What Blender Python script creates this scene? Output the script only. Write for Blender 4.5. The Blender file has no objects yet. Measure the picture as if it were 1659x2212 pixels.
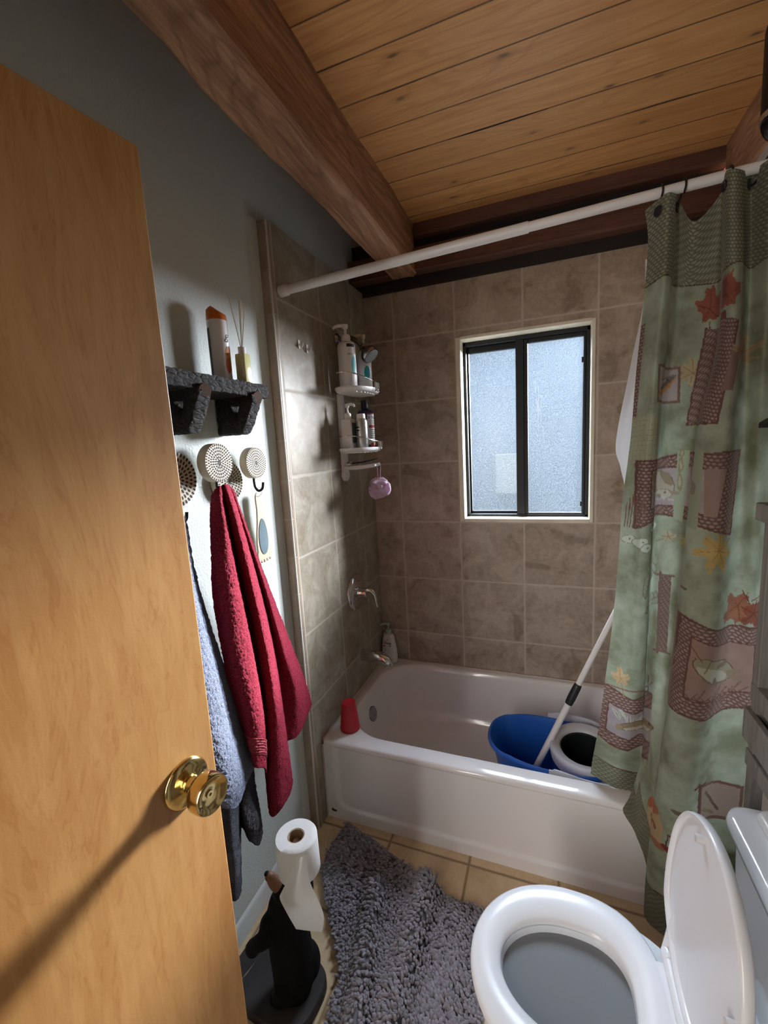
import bpy, bmesh, math, random
import numpy as np
from mathutils import Matrix, Vector
random.seed(7); RNG = np.random.default_rng(7)
sc = bpy.context.scene
COL = sc.collection
PI = math.pi

# ------------------------------------------------------------------ camera
cam = bpy.data.cameras.new('camera'); camo = bpy.data.objects.new('camera', cam); COL.objects.link(camo)
YAW, PITCH, ROLL = 0.3702, -0.1472, -0.0564
fwd = Vector((-math.sin(YAW)*math.cos(PITCH), math.cos(YAW)*math.cos(PITCH), math.sin(PITCH)))
rt = Vector((math.cos(YAW), math.sin(YAW), 0)); upv = rt.cross(fwd)
r2 = rt*math.cos(ROLL)+upv*math.sin(ROLL); u2 = upv*math.cos(ROLL)-rt*math.sin(ROLL)
camo.matrix_world = Matrix(((r2.x, u2.x, -fwd.x, 0.9018), (r2.y, u2.y, -fwd.y, -2.1998), (r2.z, u2.z, -fwd.z, 1.5742), (0, 0, 0, 1)))
cam.sensor_fit = 'HORIZONTAL'; cam.sensor_width = 36.0; cam.lens = 926.07/1659*36.0
cam.clip_start = 0.02
sc.camera = camo

# ------------------------------------------------------------------ sky, light, exposure
SUN_E, GLOW_E, FILL_E, SKY_E = 39.0, 4900.0, 20.0, 0.45
w = bpy.data.worlds.new('sky'); sc.world = w; w.use_nodes = True
bg = w.node_tree.nodes['Background']; bg.inputs[0].default_value = (0.66, 0.80, 1.0, 1); bg.inputs[1].default_value = SKY_E

def area(name, loc, target, sx, sy, watts, color):
    l = bpy.data.lights.new(name, 'AREA'); l.shape = 'RECTANGLE'; l.size = sx; l.size_y = sy
    l.energy = watts; l.color = color
    o = bpy.data.objects.new(name, l); COL.objects.link(o)
    o.location = loc
    o.rotation_euler = (Vector(target)-Vector(loc)).to_track_quat('-Z', 'Y').to_euler()
    return o
# low sun through the frosted window, softened by the glass
sun = bpy.data.lights.new('low_sun', 'SUN'); sun.energy = SUN_E; sun.angle = math.radians(7.5); sun.color = (1.0, 0.955, 0.86)
so_ = bpy.data.objects.new('low_sun', sun); COL.objects.link(so_)
hd, el = math.radians(18.0), math.radians(15.2)
so_.rotation_euler = Vector((-math.sin(hd)*math.cos(el), -math.cos(hd)*math.cos(el), -math.sin(el))).to_track_quat('-Z', 'Y').to_euler()
# area lamp added for the sun's sideways scatter in the frosted glass
area('low_sun_glow', (2.78, 3.36, 2.62), (0.35, -1.35, 1.15), 2.5, 1.5, GLOW_E, (0.97, 0.98, 1.0))
# open sky high above the neighbouring wall
area('high_sky', (0.5, 2.4, 3.7), (0.85, -0.6, 0.45), 5.0, 1.9, 2700, (0.80, 0.90, 1.0))
# added fill lamp in the unseen hall behind the camera, angled past the door
area('hall_fill', (0.115, -3.25, 1.6), (1.05, -0.4, 1.0), 0.25, 1.6, FILL_E, (1.0, 0.97, 0.93))
sc.view_settings.view_transform = 'Standard'; sc.view_settings.look = 'None'
sc.view_settings.gamma = 1.0; sc.view_settings.use_curve_mapping = False
sc.view_settings.exposure = 0.4
try:
    sc.cycles.max_bounces = 10; sc.cycles.diffuse_bounces = 5; sc.cycles.transparent_max_bounces = 12
    sc.cycles.sample_clamp_indirect = 6.0; sc.cycles.caustics_refractive = False; sc.cycles.caustics_reflective = False
except Exception: pass

# ------------------------------------------------------------------ mesh helpers
class G:
    """collects verts and faces, links them as ONE mesh object"""
    def __init__(self): self.v = []; self.f = []
    def add(self, v, f):
        n = len(self.v); self.v += [tuple(map(float, p)) for p in v]; self.f += [tuple(i+n for i in q) for q in f]; return self
    def xf(self, M):
        self.v = [tuple(M @ Vector(p)) for p in self.v]; return self
    def build(self, name, mat, parent=None, smooth=True, angle=40, bevel=None):
        me = bpy.data.meshes.new(name); me.from_pydata(self.v, [], self.f)
        bm = bmesh.new(); bm.from_mesh(me); bmesh.ops.recalc_face_normals(bm, faces=bm.faces); bm.to_mesh(me); bm.free()
        me.materials.append(mat)
        o = bpy.data.objects.new(name, me); COL.objects.link(o)
        if smooth:
            me.polygons.foreach_set('use_smooth', [True]*len(me.polygons))
            try: me.set_sharp_from_angle(angle=math.radians(angle))
            except Exception: pass
        if bevel:
            b = o.modifiers.new('edge', 'BEVEL'); b.width = bevel; b.segments = 2; b.limit_method = 'ANGLE'; b.angle_limit = math.radians(35)
        if parent is not None: attach(o, parent)
        return o
def world_of(p):
    M = p.matrix_basis.copy() if hasattr(p, 'matrix_basis') else Matrix()
    q = p
    if p.parent: M = world_of(p.parent) @ p.matrix_parent_inverse @ p.matrix_basis
    return M
def attach(o, p):
    o.parent = p; o.matrix_parent_inverse = world_of(p).inverted()
def tag(o, label=None, cat=None, group=None, kind=None):
    if label: o['label'] = label
    if cat: o['category'] = cat
    if group: o['group'] = group
    if kind: o['kind'] = kind
    return o
def thing(name, label, cat, loc=(0, 0, 0), group=None):
    o = bpy.data.objects.new(name, None); COL.objects.link(o); o.location = loc; o.empty_display_size = 0.05
    return tag(o, label, cat, group)
def copy_tree(o, parent=None):
    c = o.copy(); COL.objects.link(c)
    if parent is not None:
        c.parent = parent; c.matrix_parent_inverse = o.matrix_parent_inverse
    for ch in list(o.children): copy_tree(ch, c)
    return c

def box(x0, x1, y0, y1, z0, z1):
    v = [(x0,y0,z0),(x1,y0,z0),(x1,y1,z0),(x0,y1,z0),(x0,y0,z1),(x1,y0,z1),(x1,y1,z1),(x0,y1,z1)]
    return v, [(0,3,2,1),(4,5,6,7),(0,1,5,4),(1,2,6,5),(2,3,7,6),(3,0,4,7)]
def loft(rings, cap0=True, cap1=True, closed=True):
    n = len(rings[0]); v = []; f = []
    for r in rings: v += list(r)
    for i in range(len(rings)-1):
        for j in range(n if closed else n-1):
            k = (j+1) % n
            f.append((i*n+j, i*n+k, (i+1)*n+k, (i+1)*n+j))
    if cap0: f.append(tuple(range(n-1, -1, -1)))
    if cap1: f.append(tuple((len(rings)-1)*n+j for j in range(n)))
    return v, f
def frame_for(d):
    d = Vector(d).normalized(); a = Vector((0, 0, 1)) if abs(d.z) < 0.9 else Vector((1, 0, 0))
    x = d.cross(a).normalized(); y = d.cross(x).normalized(); return x, y
def tube(pts, rad, n=12, cap=True):
    pts = [Vector(p) for p in pts]
    if not hasattr(rad, '__len__'): rad = [rad]*len(pts)
    rad = [float(q) for q in rad]; rings = []; x0 = None
    for i, p in enumerate(pts):
        d = (pts[min(i+1, len(pts)-1)]-pts[max(i-1, 0)])
        if d.length < 1e-9: d = Vector((0, 0, 1))
        d.normalize()
        if x0 is None: x, y = frame_for(d)
        else:
            x = (x0-d*x0.dot(d)).normalized(); y = d.cross(x)
        x0 = x
        rings.append([p+rad[i]*(math.cos(2*PI*k/n)*x+math.sin(2*PI*k/n)*y) for k in range(n)])
    return loft(rings, cap, cap)
def spline(P, n):
    P = [Vector(p) for p in P]; out = []
    if len(P) < 3: return [P[0].lerp(P[-1], i/(n-1)) for i in range(n)]
    Q = [P[0]*2-P[1]]+P+[P[-1]*2-P[-2]]
    for i in range(n):
        t = i/(n-1)*(len(P)-1); k = min(int(t), len(P)-2); s = t-k
        a, b, c, d = Q[k], Q[k+1], Q[k+2], Q[k+3]
        out.append(0.5*((2*b)+(c-a)*s+(2*a-5*b+4*c-d)*s*s+(3*b-a-3*c+d)*s**3))
    return out
def lathe(prof, n=32, origin=(0, 0, 0), axis=(0, 0, 1), sx=1.0, sy=1.0, cap0=True, cap1=True, up=None):
    d = Vector(axis).normalized(); o = Vector(origin)
    if abs(d.z) > 0.99: x, y = Vector((1, 0, 0)), Vector((0, 1, 0))
    else: x, y = frame_for(d)
    rings = [[o+d*z+x*(r*sx*math.cos(2*PI*k/n))+y*(r*sy*math.sin(2*PI*k/n)) for k in range(n)] for r, z in prof]
    return loft(rings, cap0, cap1)
def ball(c, r, nu=20, nv=12, M=None):
    if not hasattr(r, '__len__'): r = (r, r, r)
    rings = []
    for i in range(nv+1):
        t = -PI/2+PI*(0.02+0.96*i/nv)
        rings.append([(r[0]*math.cos(t)*math.cos(2*PI*k/nu), r[1]*math.cos(t)*math.sin(2*PI*k/nu), r[2]*math.sin(t)) for k in range(nu)])
    v, f = loft(rings)
    M = (M or Matrix()); return [Vector(c)+M @ Vector(p) for p in v], f
def rrect(x0, x1, y0, y1, r, z, k=10):
    r = min(r, (x1-x0)/2-1e-4, (y1-y0)/2-1e-4); pts = []
    for cx, cy, a in ((x1-r, y1-r, 0), (x0+r, y1-r, PI/2), (x0+r, y0+r, PI), (x1-r, y0+r, 1.5*PI)):
        for i in range(k+1): pts.append((cx+r*math.cos(a+PI/2*i/k), cy+r*math.sin(a+PI/2*i/k), z))
    return pts
def prism(poly, axis, a, b):
    """outline (list of 2-D points) pushed along an axis from a to b"""
    def P(p, t):
        return {'x': (t, p[0], p[1]), 'y': (p[0], t, p[1]), 'z': (p[0], p[1], t)}[axis]
    return loft([[P(p, a) for p in poly], [P(p, b) for p in poly]])
def grid_faces(nu, nv): return [(i*nv+j, (i+1)*nv+j, (i+1)*nv+j+1, i*nv+j+1) for i in range(nu-1) for j in range(nv-1)]
def cat_rows(A, n, axis):
    """Catmull-Rom resampling of an array along one axis"""
    A = np.moveaxis(np.asarray(A, float), axis, 0); m = len(A)
    Q = np.concatenate([2*A[:1]-A[1:2], A, 2*A[-1:]-A[-2:-1]])
    t = np.linspace(0, m-1, n); k = np.minimum(t.astype(int), m-2); s = (t-k).reshape((-1,)+(1,)*(A.ndim-1))
    a, b, c, d = Q[k], Q[k+1], Q[k+2], Q[k+3]
    R = 0.5*(2*b+(c-a)*s+(2*a-5*b+4*c-d)*s**2+(3*b-a-3*c+d)*s**3)
    return np.moveaxis(R, 0, axis)
def cloth(lines, nu, nt):
    """sheet through hanging fold lines; every line runs from its hung end to its hem"""
    rows = []
    for L in lines:
        P = cat_rows(np.array(L), 12*len(L), 0)
        d = np.r_[0, np.cumsum(np.linalg.norm(np.diff(P, axis=0), axis=1))]; d /= d[-1]
        t = np.linspace(0, 1, nt)
        rows.append(np.stack([np.interp(t, d, P[:, i]) for i in range(3)], 1))
    return cat_rows(np.array(rows), nu, 0)          # (nu, nt, 3)
def noise_np(p, f, seed=0):
    """cheap smooth value noise on an (...,3) array"""
    q = np.asarray(p)*f+seed*17.13; i = np.floor(q).astype(np.int64); s = q-i; s = s*s*(3-2*s)
    def h(a, b, c):
        n = (a*73856093) ^ (b*19349663) ^ (c*83492791); n = (n ^ (n >> 13))*1274126177; return ((n ^ (n >> 16)) & 0xffff)/65535.0
    r = 0
    for dx in (0, 1):
        for dy in (0, 1):
            for dz in (0, 1):
                wgt = (s[..., 0] if dx else 1-s[..., 0])*(s[..., 1] if dy else 1-s[..., 1])*(s[..., 2] if dz else 1-s[..., 2])
                r = r+wgt*h(i[..., 0]+dx, i[..., 1]+dy, i[..., 2]+dz)
    return r
def text_mesh(s, size, bold=0.0, shear=0.0):
    c = bpy.data.curves.new('t', 'FONT'); c.body = s; c.size = size; c.align_x = 'CENTER'; c.align_y = 'CENTER'; c.offset = bold; c.shear = shear; c.resolution_u = 2
    o = bpy.data.objects.new('t', c); COL.objects.link(o)
    dg = bpy.context.evaluated_depsgraph_get(); dg.update()
    me = bpy.data.meshes.new_from_object(o.evaluated_get(dg)); v = [tuple(p.co) for p in me.vertices]; f = [tuple(q.vertices) for q in me.polygons]
    bpy.data.objects.remove(o); bpy.data.meshes.remove(me); return v, f
def wrap(v, c, r, ang, ry=None):
    """flat lettering (x, y) wrapped on an upright cylinder, facing angle ang"""
    out = []
    for p in v:
        a = ang+p[0]/r
        out.append((c[0]+r*math.cos(a), c[1]+(ry or r)*math.sin(a), c[2]+p[1]))
    return out
def patch(c, r, ang, width, h, z, ry=None, n=14, shape=None):
    """curved label patch on an upright cylinder"""
    v = []
    for i in range(n+1):
        a = (i/n-0.5)*width
        zz = [-h/2, h/2] if not shape else [-h/2*shape(i/n), h/2*shape(i/n)]
        for q in zz: v.append((a, z+q, 0))
    return wrap(v, c, r, ang, ry), [(2*i, 2*i+2, 2*i+3, 2*i+1) for i in range(n)]

# ------------------------------------------------------------------ material helpers
def new_mat(name):
    m = bpy.data.materials.new(name); m.use_nodes = True; nt = m.node_tree; b = nt.nodes['Principled BSDF']; return m, nt, b
def nd(nt, t, **kw):
    n = nt.nodes.new(t)
    for k, v in kw.items():
        if k.startswith('_'): n.inputs[int(k[1:])].default_value = v
        else: setattr(n, k, v)
    return n
def lk(nt, a, b): nt.links.new(a, b)
def math_n(nt, op, a, b=None):
    n = nt.nodes.new('ShaderNodeMath'); n.operation = op
    for i, q in enumerate((a, b)):
        if q is None: continue
        if isinstance(q, (int, float)): n.inputs[i].default_value = q
        else: nt.links.new(q, n.inputs[i])
    return n.outputs[0]
def mix_c(nt, fac, a, b, mode='MIX'):
    n = nt.nodes.new('ShaderNodeMix'); n.data_type = 'RGBA'; n.blend_type = mode
    for idx, q in ((0, fac), (6, a), (7, b)):
        if isinstance(q, (int, float)): n.inputs[idx].default_value = q
        elif isinstance(q, tuple): n.inputs[idx].default_value = q if len(q) == 4 else q+(1,)
        else: nt.links.new(q, n.inputs[idx])
    return n.outputs[2]
def ramp(nt, fac, stops):
    n = nt.nodes.new('ShaderNodeValToRGB'); e = n.color_ramp.elements
    while len(e) < len(stops): e.new(0.5)
    for i, (p, c) in enumerate(stops):
        e[i].position = p; e[i].color = (c if hasattr(c, '__len__') else (c, c, c))+((1,) if not hasattr(c, '__len__') or len(c) == 3 else ())
    nt.links.new(fac, n.inputs[0]); return n.outputs[0]
def coords(nt, kind='pos', scale=(1, 1, 1), rot=(0, 0, 0)):
    if kind == 'pos': s = nt.nodes.new('ShaderNodeNewGeometry').outputs['Position']
    else: s = nt.nodes.new('ShaderNodeTexCoord').outputs['Object']
    m = nt.nodes.new('ShaderNodeMapping'); m.inputs['Scale'].default_value = scale; m.inputs['Rotation'].default_value = rot
    nt.links.new(s, m.inputs[0]); return m.outputs[0]
def noise(nt, vec, scale, detail=3.0, rough=0.55, dist=0.0):
    n = nt.nodes.new('ShaderNodeTexNoise'); n.inputs['Scale'].default_value = scale; n.inputs['Detail'].default_value = detail
    n.inputs['Roughness'].default_value = rough; n.inputs['Distortion'].default_value = dist
    nt.links.new(vec, n.inputs['Vector']); return n.outputs['Fac']
def bump(nt, b, h, strength, dist=0.002):
    n = nt.nodes.new('ShaderNodeBump'); n.inputs['Strength'].default_value = strength; n.inputs['Distance'].default_value = dist
    nt.links.new(h, n.inputs['Height']); nt.links.new(n.outputs[0], b.inputs['Normal'])
def plain(name, c, rough=0.5, metal=0.0, coat=0.0, var=0.0, bmp=0.0, bscale=200, trans=0.0, ior=1.45, sub=0.0, sheen=0.0):
    m, nt, b = new_mat(name)
    b.inputs['Base Color'].default_value = c+(1,); b.inputs['Roughness'].default_value = rough; b.inputs['Metallic'].default_value = metal
    b.inputs['Coat Weight'].default_value = coat; b.inputs['Transmission Weight'].default_value = trans; b.inputs['IOR'].default_value = ior
    if sheen: b.inputs['Sheen Weight'].default_value = sheen
    v = coords(nt, 'obj')
    if var:
        f = noise(nt, v, 9, 4); dk = tuple(q*(1-var) for q in c); lt = tuple(min(1, q*(1+var)) for q in c)
        lk(nt, ramp(nt, f, [(0.3, dk), (0.7, lt)]), b.inputs['Base Color'])
    if bmp: bump(nt, b, noise(nt, v, bscale, 2), bmp, 0.001)
    return m

# painted wall with orange-peel texture
def paint_mat(name, c, s=0.35):
    m, nt, b = new_mat(name); v = coords(nt)
    lk(nt, ramp(nt, noise(nt, v, 2.2, 3), [(0.3, tuple(q*0.96 for q in c)), (0.7, c)]), b.inputs['Base Color'])
    b.inputs['Roughness'].default_value = 0.55
    bump(nt, b, ramp(nt, noise(nt, v, 130, 2.5), [(0.42, 0.0), (0.62, 1.0)]), s, 0.0012); return m
# square ceramic tile: two world axes, grid origin and pitch
def tile_mat(name, ax, o, s, light, mid, dark, grout, rough=0.34, gw=0.0042, gb=0.6):
    m, nt, b = new_mat(name); geo = nt.nodes.new('ShaderNodeNewGeometry'); sp = nt.nodes.new('ShaderNodeSeparateXYZ'); lk(nt, geo.outputs['Position'], sp.inputs[0])
    ds = []; ids = []
    wob = noise(nt, coords(nt), 9, 2)
    for a, oo in zip(ax, o):
        p = math_n(nt, 'DIVIDE', math_n(nt, 'SUBTRACT', math_n(nt, 'ADD', sp.outputs[a], math_n(nt, 'MULTIPLY', math_n(nt, 'SUBTRACT', wob, 0.5), 0.004)), oo), s)
        fl = math_n(nt, 'FLOOR', p); fr = math_n(nt, 'SUBTRACT', p, fl)
        ds.append(math_n(nt, 'MULTIPLY', math_n(nt, 'MINIMUM', fr, math_n(nt, 'SUBTRACT', 1.0, fr)), s)); ids.append(fl)
    d = math_n(nt, 'MINIMUM', ds[0], ds[1])
    cmb = nt.nodes.new('ShaderNodeCombineXYZ'); lk(nt, ids[0], cmb.inputs[0]); lk(nt, ids[1], cmb.inputs[1])
    wn = nt.nodes.new('ShaderNodeTexWhiteNoise'); wn.noise_dimensions = '2D'; lk(nt, cmb.outputs[0], wn.inputs['Vector'])
    off = nt.nodes.new('ShaderNodeVectorMath'); off.operation = 'MULTIPLY_ADD'; lk(nt, wn.outputs['Color'], off.inputs[0]); off.inputs[1].default_value = (3, 3, 3)
    lk(nt, geo.outputs['Position'], off.inputs[2])
    f1 = noise(nt, off.outputs[0], 7.5, 6, 0.62, 0.7); f2 = noise(nt, off.outputs[0], 46, 4, 0.7)
    c = ramp(nt, f1, [(0.36, dark), (0.45, mid), (0.51, mid), (0.60, light)])
    c = mix_c(nt, 0.30, c, ramp(nt, f2, [(0.35, dark), (0.65, light)]))
    g = ramp(nt, d, [(gw*0.55/1.0, 1.0), (gw*1.1, 0.0)])
    c = mix_c(nt, g, c, grout)
    lk(nt, c, b.inputs['Base Color']); b.inputs['Specular IOR Level'].default_value = 0.22 if rough > 0.4 and tuple(ax) == (1, 2) else 0.5
    lk(nt, ramp(nt, g, [(0, rough), (1, 0.8)]), b.inputs['Roughness'])
    h = math_n(nt, 'ADD', math_n(nt, 'MULTIPLY', ramp(nt, d, [(gw*0.5, 0.0), (gw*2.2, 1.0)]), gb), math_n(nt, 'MULTIPLY', f2, 0.22))
    bump(nt, b, h, 0.5, 0.0022); return m
# sawn board / timber: grain along one axis
def wood_mat(name, grain, c0, c1, c2, rough=0.55, plank=None, knots=True, fine=1.0, kind='pos', coat=0.0, bs=0.35):
    m, nt, b = new_mat(name)
    sc3 = [14.0*fine]*3; sc3['xyz'.index(grain)] = 0.75*fine
    if kind == 'pos': base = nt.nodes.new('ShaderNodeNewGeometry').outputs['Position']
    else: base = nt.nodes.new('ShaderNodeTexCoord').outputs['Object']
    vec = base; gid = None
    if plank:
        ax, o, s = plank; sp = nt.nodes.new('ShaderNodeSeparateXYZ'); lk(nt, base, sp.inputs[0])
        p = math_n(nt, 'DIVIDE', math_n(nt, 'SUBTRACT', sp.outputs[ax], o), s); gid = math_n(nt, 'FLOOR', p); fr = math_n(nt, 'SUBTRACT', p, gid)
        d = math_n(nt, 'MULTIPLY', math_n(nt, 'MINIMUM', fr, math_n(nt, 'SUBTRACT', 1.0, fr)), s)
        wn = nt.nodes.new('ShaderNodeTexWhiteNoise'); wn.noise_dimensions = '1D'; lk(nt, gid, wn.inputs['W'])
        off = nt.nodes.new('ShaderNodeVectorMath'); off.operation = 'MULTIPLY_ADD'; lk(nt, wn.outputs['Color'], off.inputs[0]); off.inputs[1].default_value = (5, 5, 5); lk(nt, base, off.inputs[2]); vec = off.outputs[0]
    mp = nt.nodes.new('ShaderNodeMapping'); mp.inputs['Scale'].default_value = sc3; lk(nt, vec, mp.inputs[0])
    f = noise(nt, mp.outputs[0], 1.6, 5, 0.6, 1.1); f2 = noise(nt, mp.outputs[0], 9, 3, 0.6)
    c = ramp(nt, f, [(0.28, c0), (0.48, c1), (0.70, c2)])
    c = mix_c(nt, 0.28, c, ramp(nt, f2, [(0.3, c0), (0.7, c2)]))
    rg = [3.2]*3; rg['xyz'.index(grain)] = 0.42
    mr = nt.nodes.new('ShaderNodeMapping'); mr.inputs['Scale'].default_value = rg; lk(nt, vec, mr.inputs[0])
    fr_ = noise(nt, mr.outputs[0], 1.5, 2, 0.5, 0.8); rl = math_n(nt, 'ABSOLUTE', math_n(nt, 'SUBTRACT', math_n(nt, 'FRACT', math_n(nt, 'MULTIPLY', fr_, 17.0)), 0.5))
    c = mix_c(nt, math_n(nt, 'MULTIPLY', ramp(nt, rl, [(0.0, 1.0), (0.22, 0.0)]), 0.45), c, c0)
    big = noise(nt, vec, 2.4, 2); c = mix_c(nt, 0.35, c, mix_c(nt, big, c0, c2), 'SOFT_LIGHT')
    if knots:
        ks = [6.5]*3; ks['xyz'.index(grain)] = 2.6
        mk = nt.nodes.new('ShaderNodeMapping'); mk.inputs['Scale'].default_value = ks; lk(nt, vec, mk.inputs[0])
        vo = nt.nodes.new('ShaderNodeTexVoronoi'); lk(nt, mk.outputs[0], vo.inputs['Vector']); vo.inputs['Scale'].default_value = 1.0
        if plank: vo.voronoi_dimensions = '2D'
        k = ramp(nt, math_n(nt, 'ADD', vo.outputs['Distance'], math_n(nt, 'MULTIPLY', f2, 0.06)), [(0.035, 1.0), (0.055, 0.85), (0.085, 0.20), (0.17, 0.0)])
        sk = nt.nodes.new('ShaderNodeSeparateColor'); lk(nt, vo.outputs['Color'], sk.inputs[0]); k = math_n(nt, 'MULTIPLY', k, math_n(nt, 'GREATER_THAN', sk.outputs[0], 0.35))
        c = mix_c(nt, k, c, tuple(q*0.32 for q in c0))
    if plank:
        c = mix_c(nt, math_n(nt, 'MULTIPLY', wn.outputs['Value'], 0.35), c, c0)
        c = mix_c(nt, ramp(nt, math_n(nt, 'SUBTRACT', d, math_n(nt, 'MULTIPLY', ramp(nt, big, [(0.58, 0.0), (0.72, 1.0)]), 0.004)), [(0.0008, 1.0), (0.0026, 0.0)]), c, tuple(q*0.12 for q in c0))
    lk(nt, c, b.inputs['Base Color']); b.inputs['Roughness'].default_value = rough; b.inputs['Coat Weight'].default_value = coat; b.inputs['Coat Roughness'].default_value = 0.25
    h = f2 if not plank else math_n(nt, 'ADD', f2, math_n(nt, 'MULTIPLY', ramp(nt, d, [(0.001, 0.0), (0.004, 1.0)]), 1.5))
    bump(nt, b, h, bs, 0.002); return m
def terry_mat(name, c, hi, scale=420, strength=0.9):
    m, nt, b = new_mat(name); v = coords(nt, 'obj')
    f = noise(nt, v, scale, 2, 0.6, 0.6); g = noise(nt, v, 14, 3)
    cc = mix_c(nt, ramp(nt, f, [(0.38, 0.0), (0.62, 1.0)]), tuple(q*0.55 for q in c), hi)
    cc = mix_c(nt, math_n(nt, 'MULTIPLY', g, 0.5), cc, c)
    lk(nt, cc, b.inputs['Base Color']); b.inputs['Roughness'].default_value = 0.95; b.inputs['Sheen Weight'].default_value = 0.12; b.inputs['Sheen Roughness'].default_value = 0.5; b.inputs['Sheen Tint'].default_value = hi+(1,)
    b.inputs['Specular IOR Level'].default_value = 0.1
    bump(nt, b, f, strength, 0.006); return m

M = {}
M['paint'] = paint_mat('sage_wall_paint', (0.60, 0.65, 0.625))
M['paint_white'] = paint_mat('off_white_wall_paint', (0.55, 0.54, 0.50))
TS = 0.317
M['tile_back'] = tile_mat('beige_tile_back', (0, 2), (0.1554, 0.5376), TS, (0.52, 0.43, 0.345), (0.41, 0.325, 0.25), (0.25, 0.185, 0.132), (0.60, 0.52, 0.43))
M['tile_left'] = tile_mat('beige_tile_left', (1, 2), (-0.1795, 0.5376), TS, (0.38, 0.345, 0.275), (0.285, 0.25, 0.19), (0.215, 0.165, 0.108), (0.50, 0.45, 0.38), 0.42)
M['tile_floor'] = tile_mat('tan_floor_tile', (0, 1), (0.306-TS, -0.80), 0.316, (0.68, 0.52, 0.33), (0.61, 0.455, 0.275), (0.52, 0.375, 0.21), (0.24, 0.155, 0.085), 0.42, 0.005)
M['bullnose'] = plain('beige_bullnose', (0.33, 0.245, 0.175), 0.35, var=0.18, bmp=0.25, bscale=60)
M['reveal'] = plain('cream_reveal_tile', (0.80, 0.74, 0.60), 0.4, var=0.12, bmp=0.3, bscale=60)
M['ceiling'] = wood_mat('pine_ceiling_boards', 'x', (0.50, 0.25, 0.092), (0.70, 0.39, 0.162), (0.82, 0.51, 0.245), 0.5, (1, -0.828, 0.141), True, 1.0)
M['beam'] = wood_mat('rough_timber', 'y', (0.15, 0.078, 0.042), (0.37, 0.205, 0.118), (0.60, 0.38, 0.24), 0.7, None, True, 1.0, bs=0.8)
M['header'] = wood_mat('dark_header_timber', 'x', (0.085, 0.036, 0.022), (0.15, 0.066, 0.040), (0.21, 0.098, 0.062), 0.75, None, True, 1.0, bs=0.6)
M['darktrim'] = wood_mat('black_brown_trim', 'x', (0.016, 0.010, 0.009), (0.028, 0.018, 0.016), (0.045, 0.030, 0.025), 0.75, None, False)
M['white_trim'] = plain('white_trim_paint', (0.62, 0.63, 0.62), 0.4)
M['black_alu'] = plain('black_aluminium', (0.007, 0.008, 0.010), 0.5, var=0.3, bmp=0.2, bscale=80)
M['porcelain'] = plain('warm_white_enamel', (0.83, 0.805, 0.80), 0.13, coat=0.3)
M['ceramic'] = plain('cool_white_ceramic', (0.80, 0.83, 0.87), 0.12, coat=0.3)
M['seat_plastic'] = plain('white_seat_plastic', (0.80, 0.82, 0.85), 0.24)
M['chrome'] = plain('chrome', (0.62, 0.61, 0.61), 0.12, 1.0)
M['dark_chrome'] = plain('dull_chrome', (0.34, 0.34, 0.35), 0.22, 1.0)
M['brass'] = plain('polished_brass', (0.62, 0.49, 0.23), 0.13, 1.0)
M['white_plastic'] = plain('white_plastic', (0.74, 0.72, 0.71), 0.35)
M['cream_plastic'] = plain('cream_plastic', (0.66, 0.58, 0.44), 0.4)
M['black_plastic'] = plain('black_plastic', (0.012, 0.013, 0.016), 0.4)
M['black_metal'] = plain('black_iron', (0.014, 0.014, 0.016), 0.45, 0.3)

# ================================================================== THE ROOM
XW, XR, YF, ZC = -0.045, 1.53, -2.46, 2.62          # painted left wall, right wall, front wall, ceiling
def struct(name, g, mat, parent=None, **kw):
    o = g.build(name, mat, parent, **kw)
    if parent is None: o['kind'] = 'structure'
    return o
g = G(); g.add(*box(-0.7, 2.3, -4.3, 0.16, -0.05, 0.0)); struct('floor', g, M['tile_floor'], smooth=False)
g = G(); g.add(*box(0.18, XR+0.1, YF-0.1, 0.16, ZC, ZC+0.05)); g.add(*box(-0.13, 0.18, YF-0.1, 0.16, ZC+0.12, ZC+0.17)); struct('ceiling', g, M['ceiling'], smooth=False)
g = G(); g.add(*box(XW-0.08, XW, YF-0.1, 0.16, 0, ZC+0.13)); struct('wall_left', g, M['paint'], smooth=False)
# soft plaster return where the painted wall meets the tiled alcove
g = G(); g.add(*prism([(XW-0.002, -0.885), (XW+0.002, -0.872), (XW+0.008, -0.862), (XW+0.008, -0.832), (XW-0.002, -0.832)], 'z', 0.0, 2.372)); struct('trim_1', g, M['paint'])
# tiled build-out on the left, with its rounded bullnose edge
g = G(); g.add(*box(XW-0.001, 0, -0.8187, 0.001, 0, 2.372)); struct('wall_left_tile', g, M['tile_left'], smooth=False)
prof = [(XW, -0.8397)]+[(-0.014+0.014*math.cos(a), -0.8257-0.014*math.sin(a)) for a in [PI/2*(1-i/7) for i in range(8)]]+[(0.0, -0.8194), (XW, -0.8194)]
bn = thing('trim_2', None, None, (0, -0.83, 0)); bn['kind'] = 'structure'
zz = 0.0; k = 0
while zz < 2.372:
    z1 = min(zz+0.1475, 2.372)
    gg = G(); gg.add(*prism(prof, 'z', zz+0.0012, z1-0.0012)); gg.build('bullnose_tile', M['bullnose'], bn); zz += 0.1475
gg = G(); gg.add(*box(XW, -0.0012, -0.837, -0.8192, 0, 2.371)); gg.build('grout', plain('pale_grout', (0.58, 0.55, 0.50), 0.8), bn, smooth=False)
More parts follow.
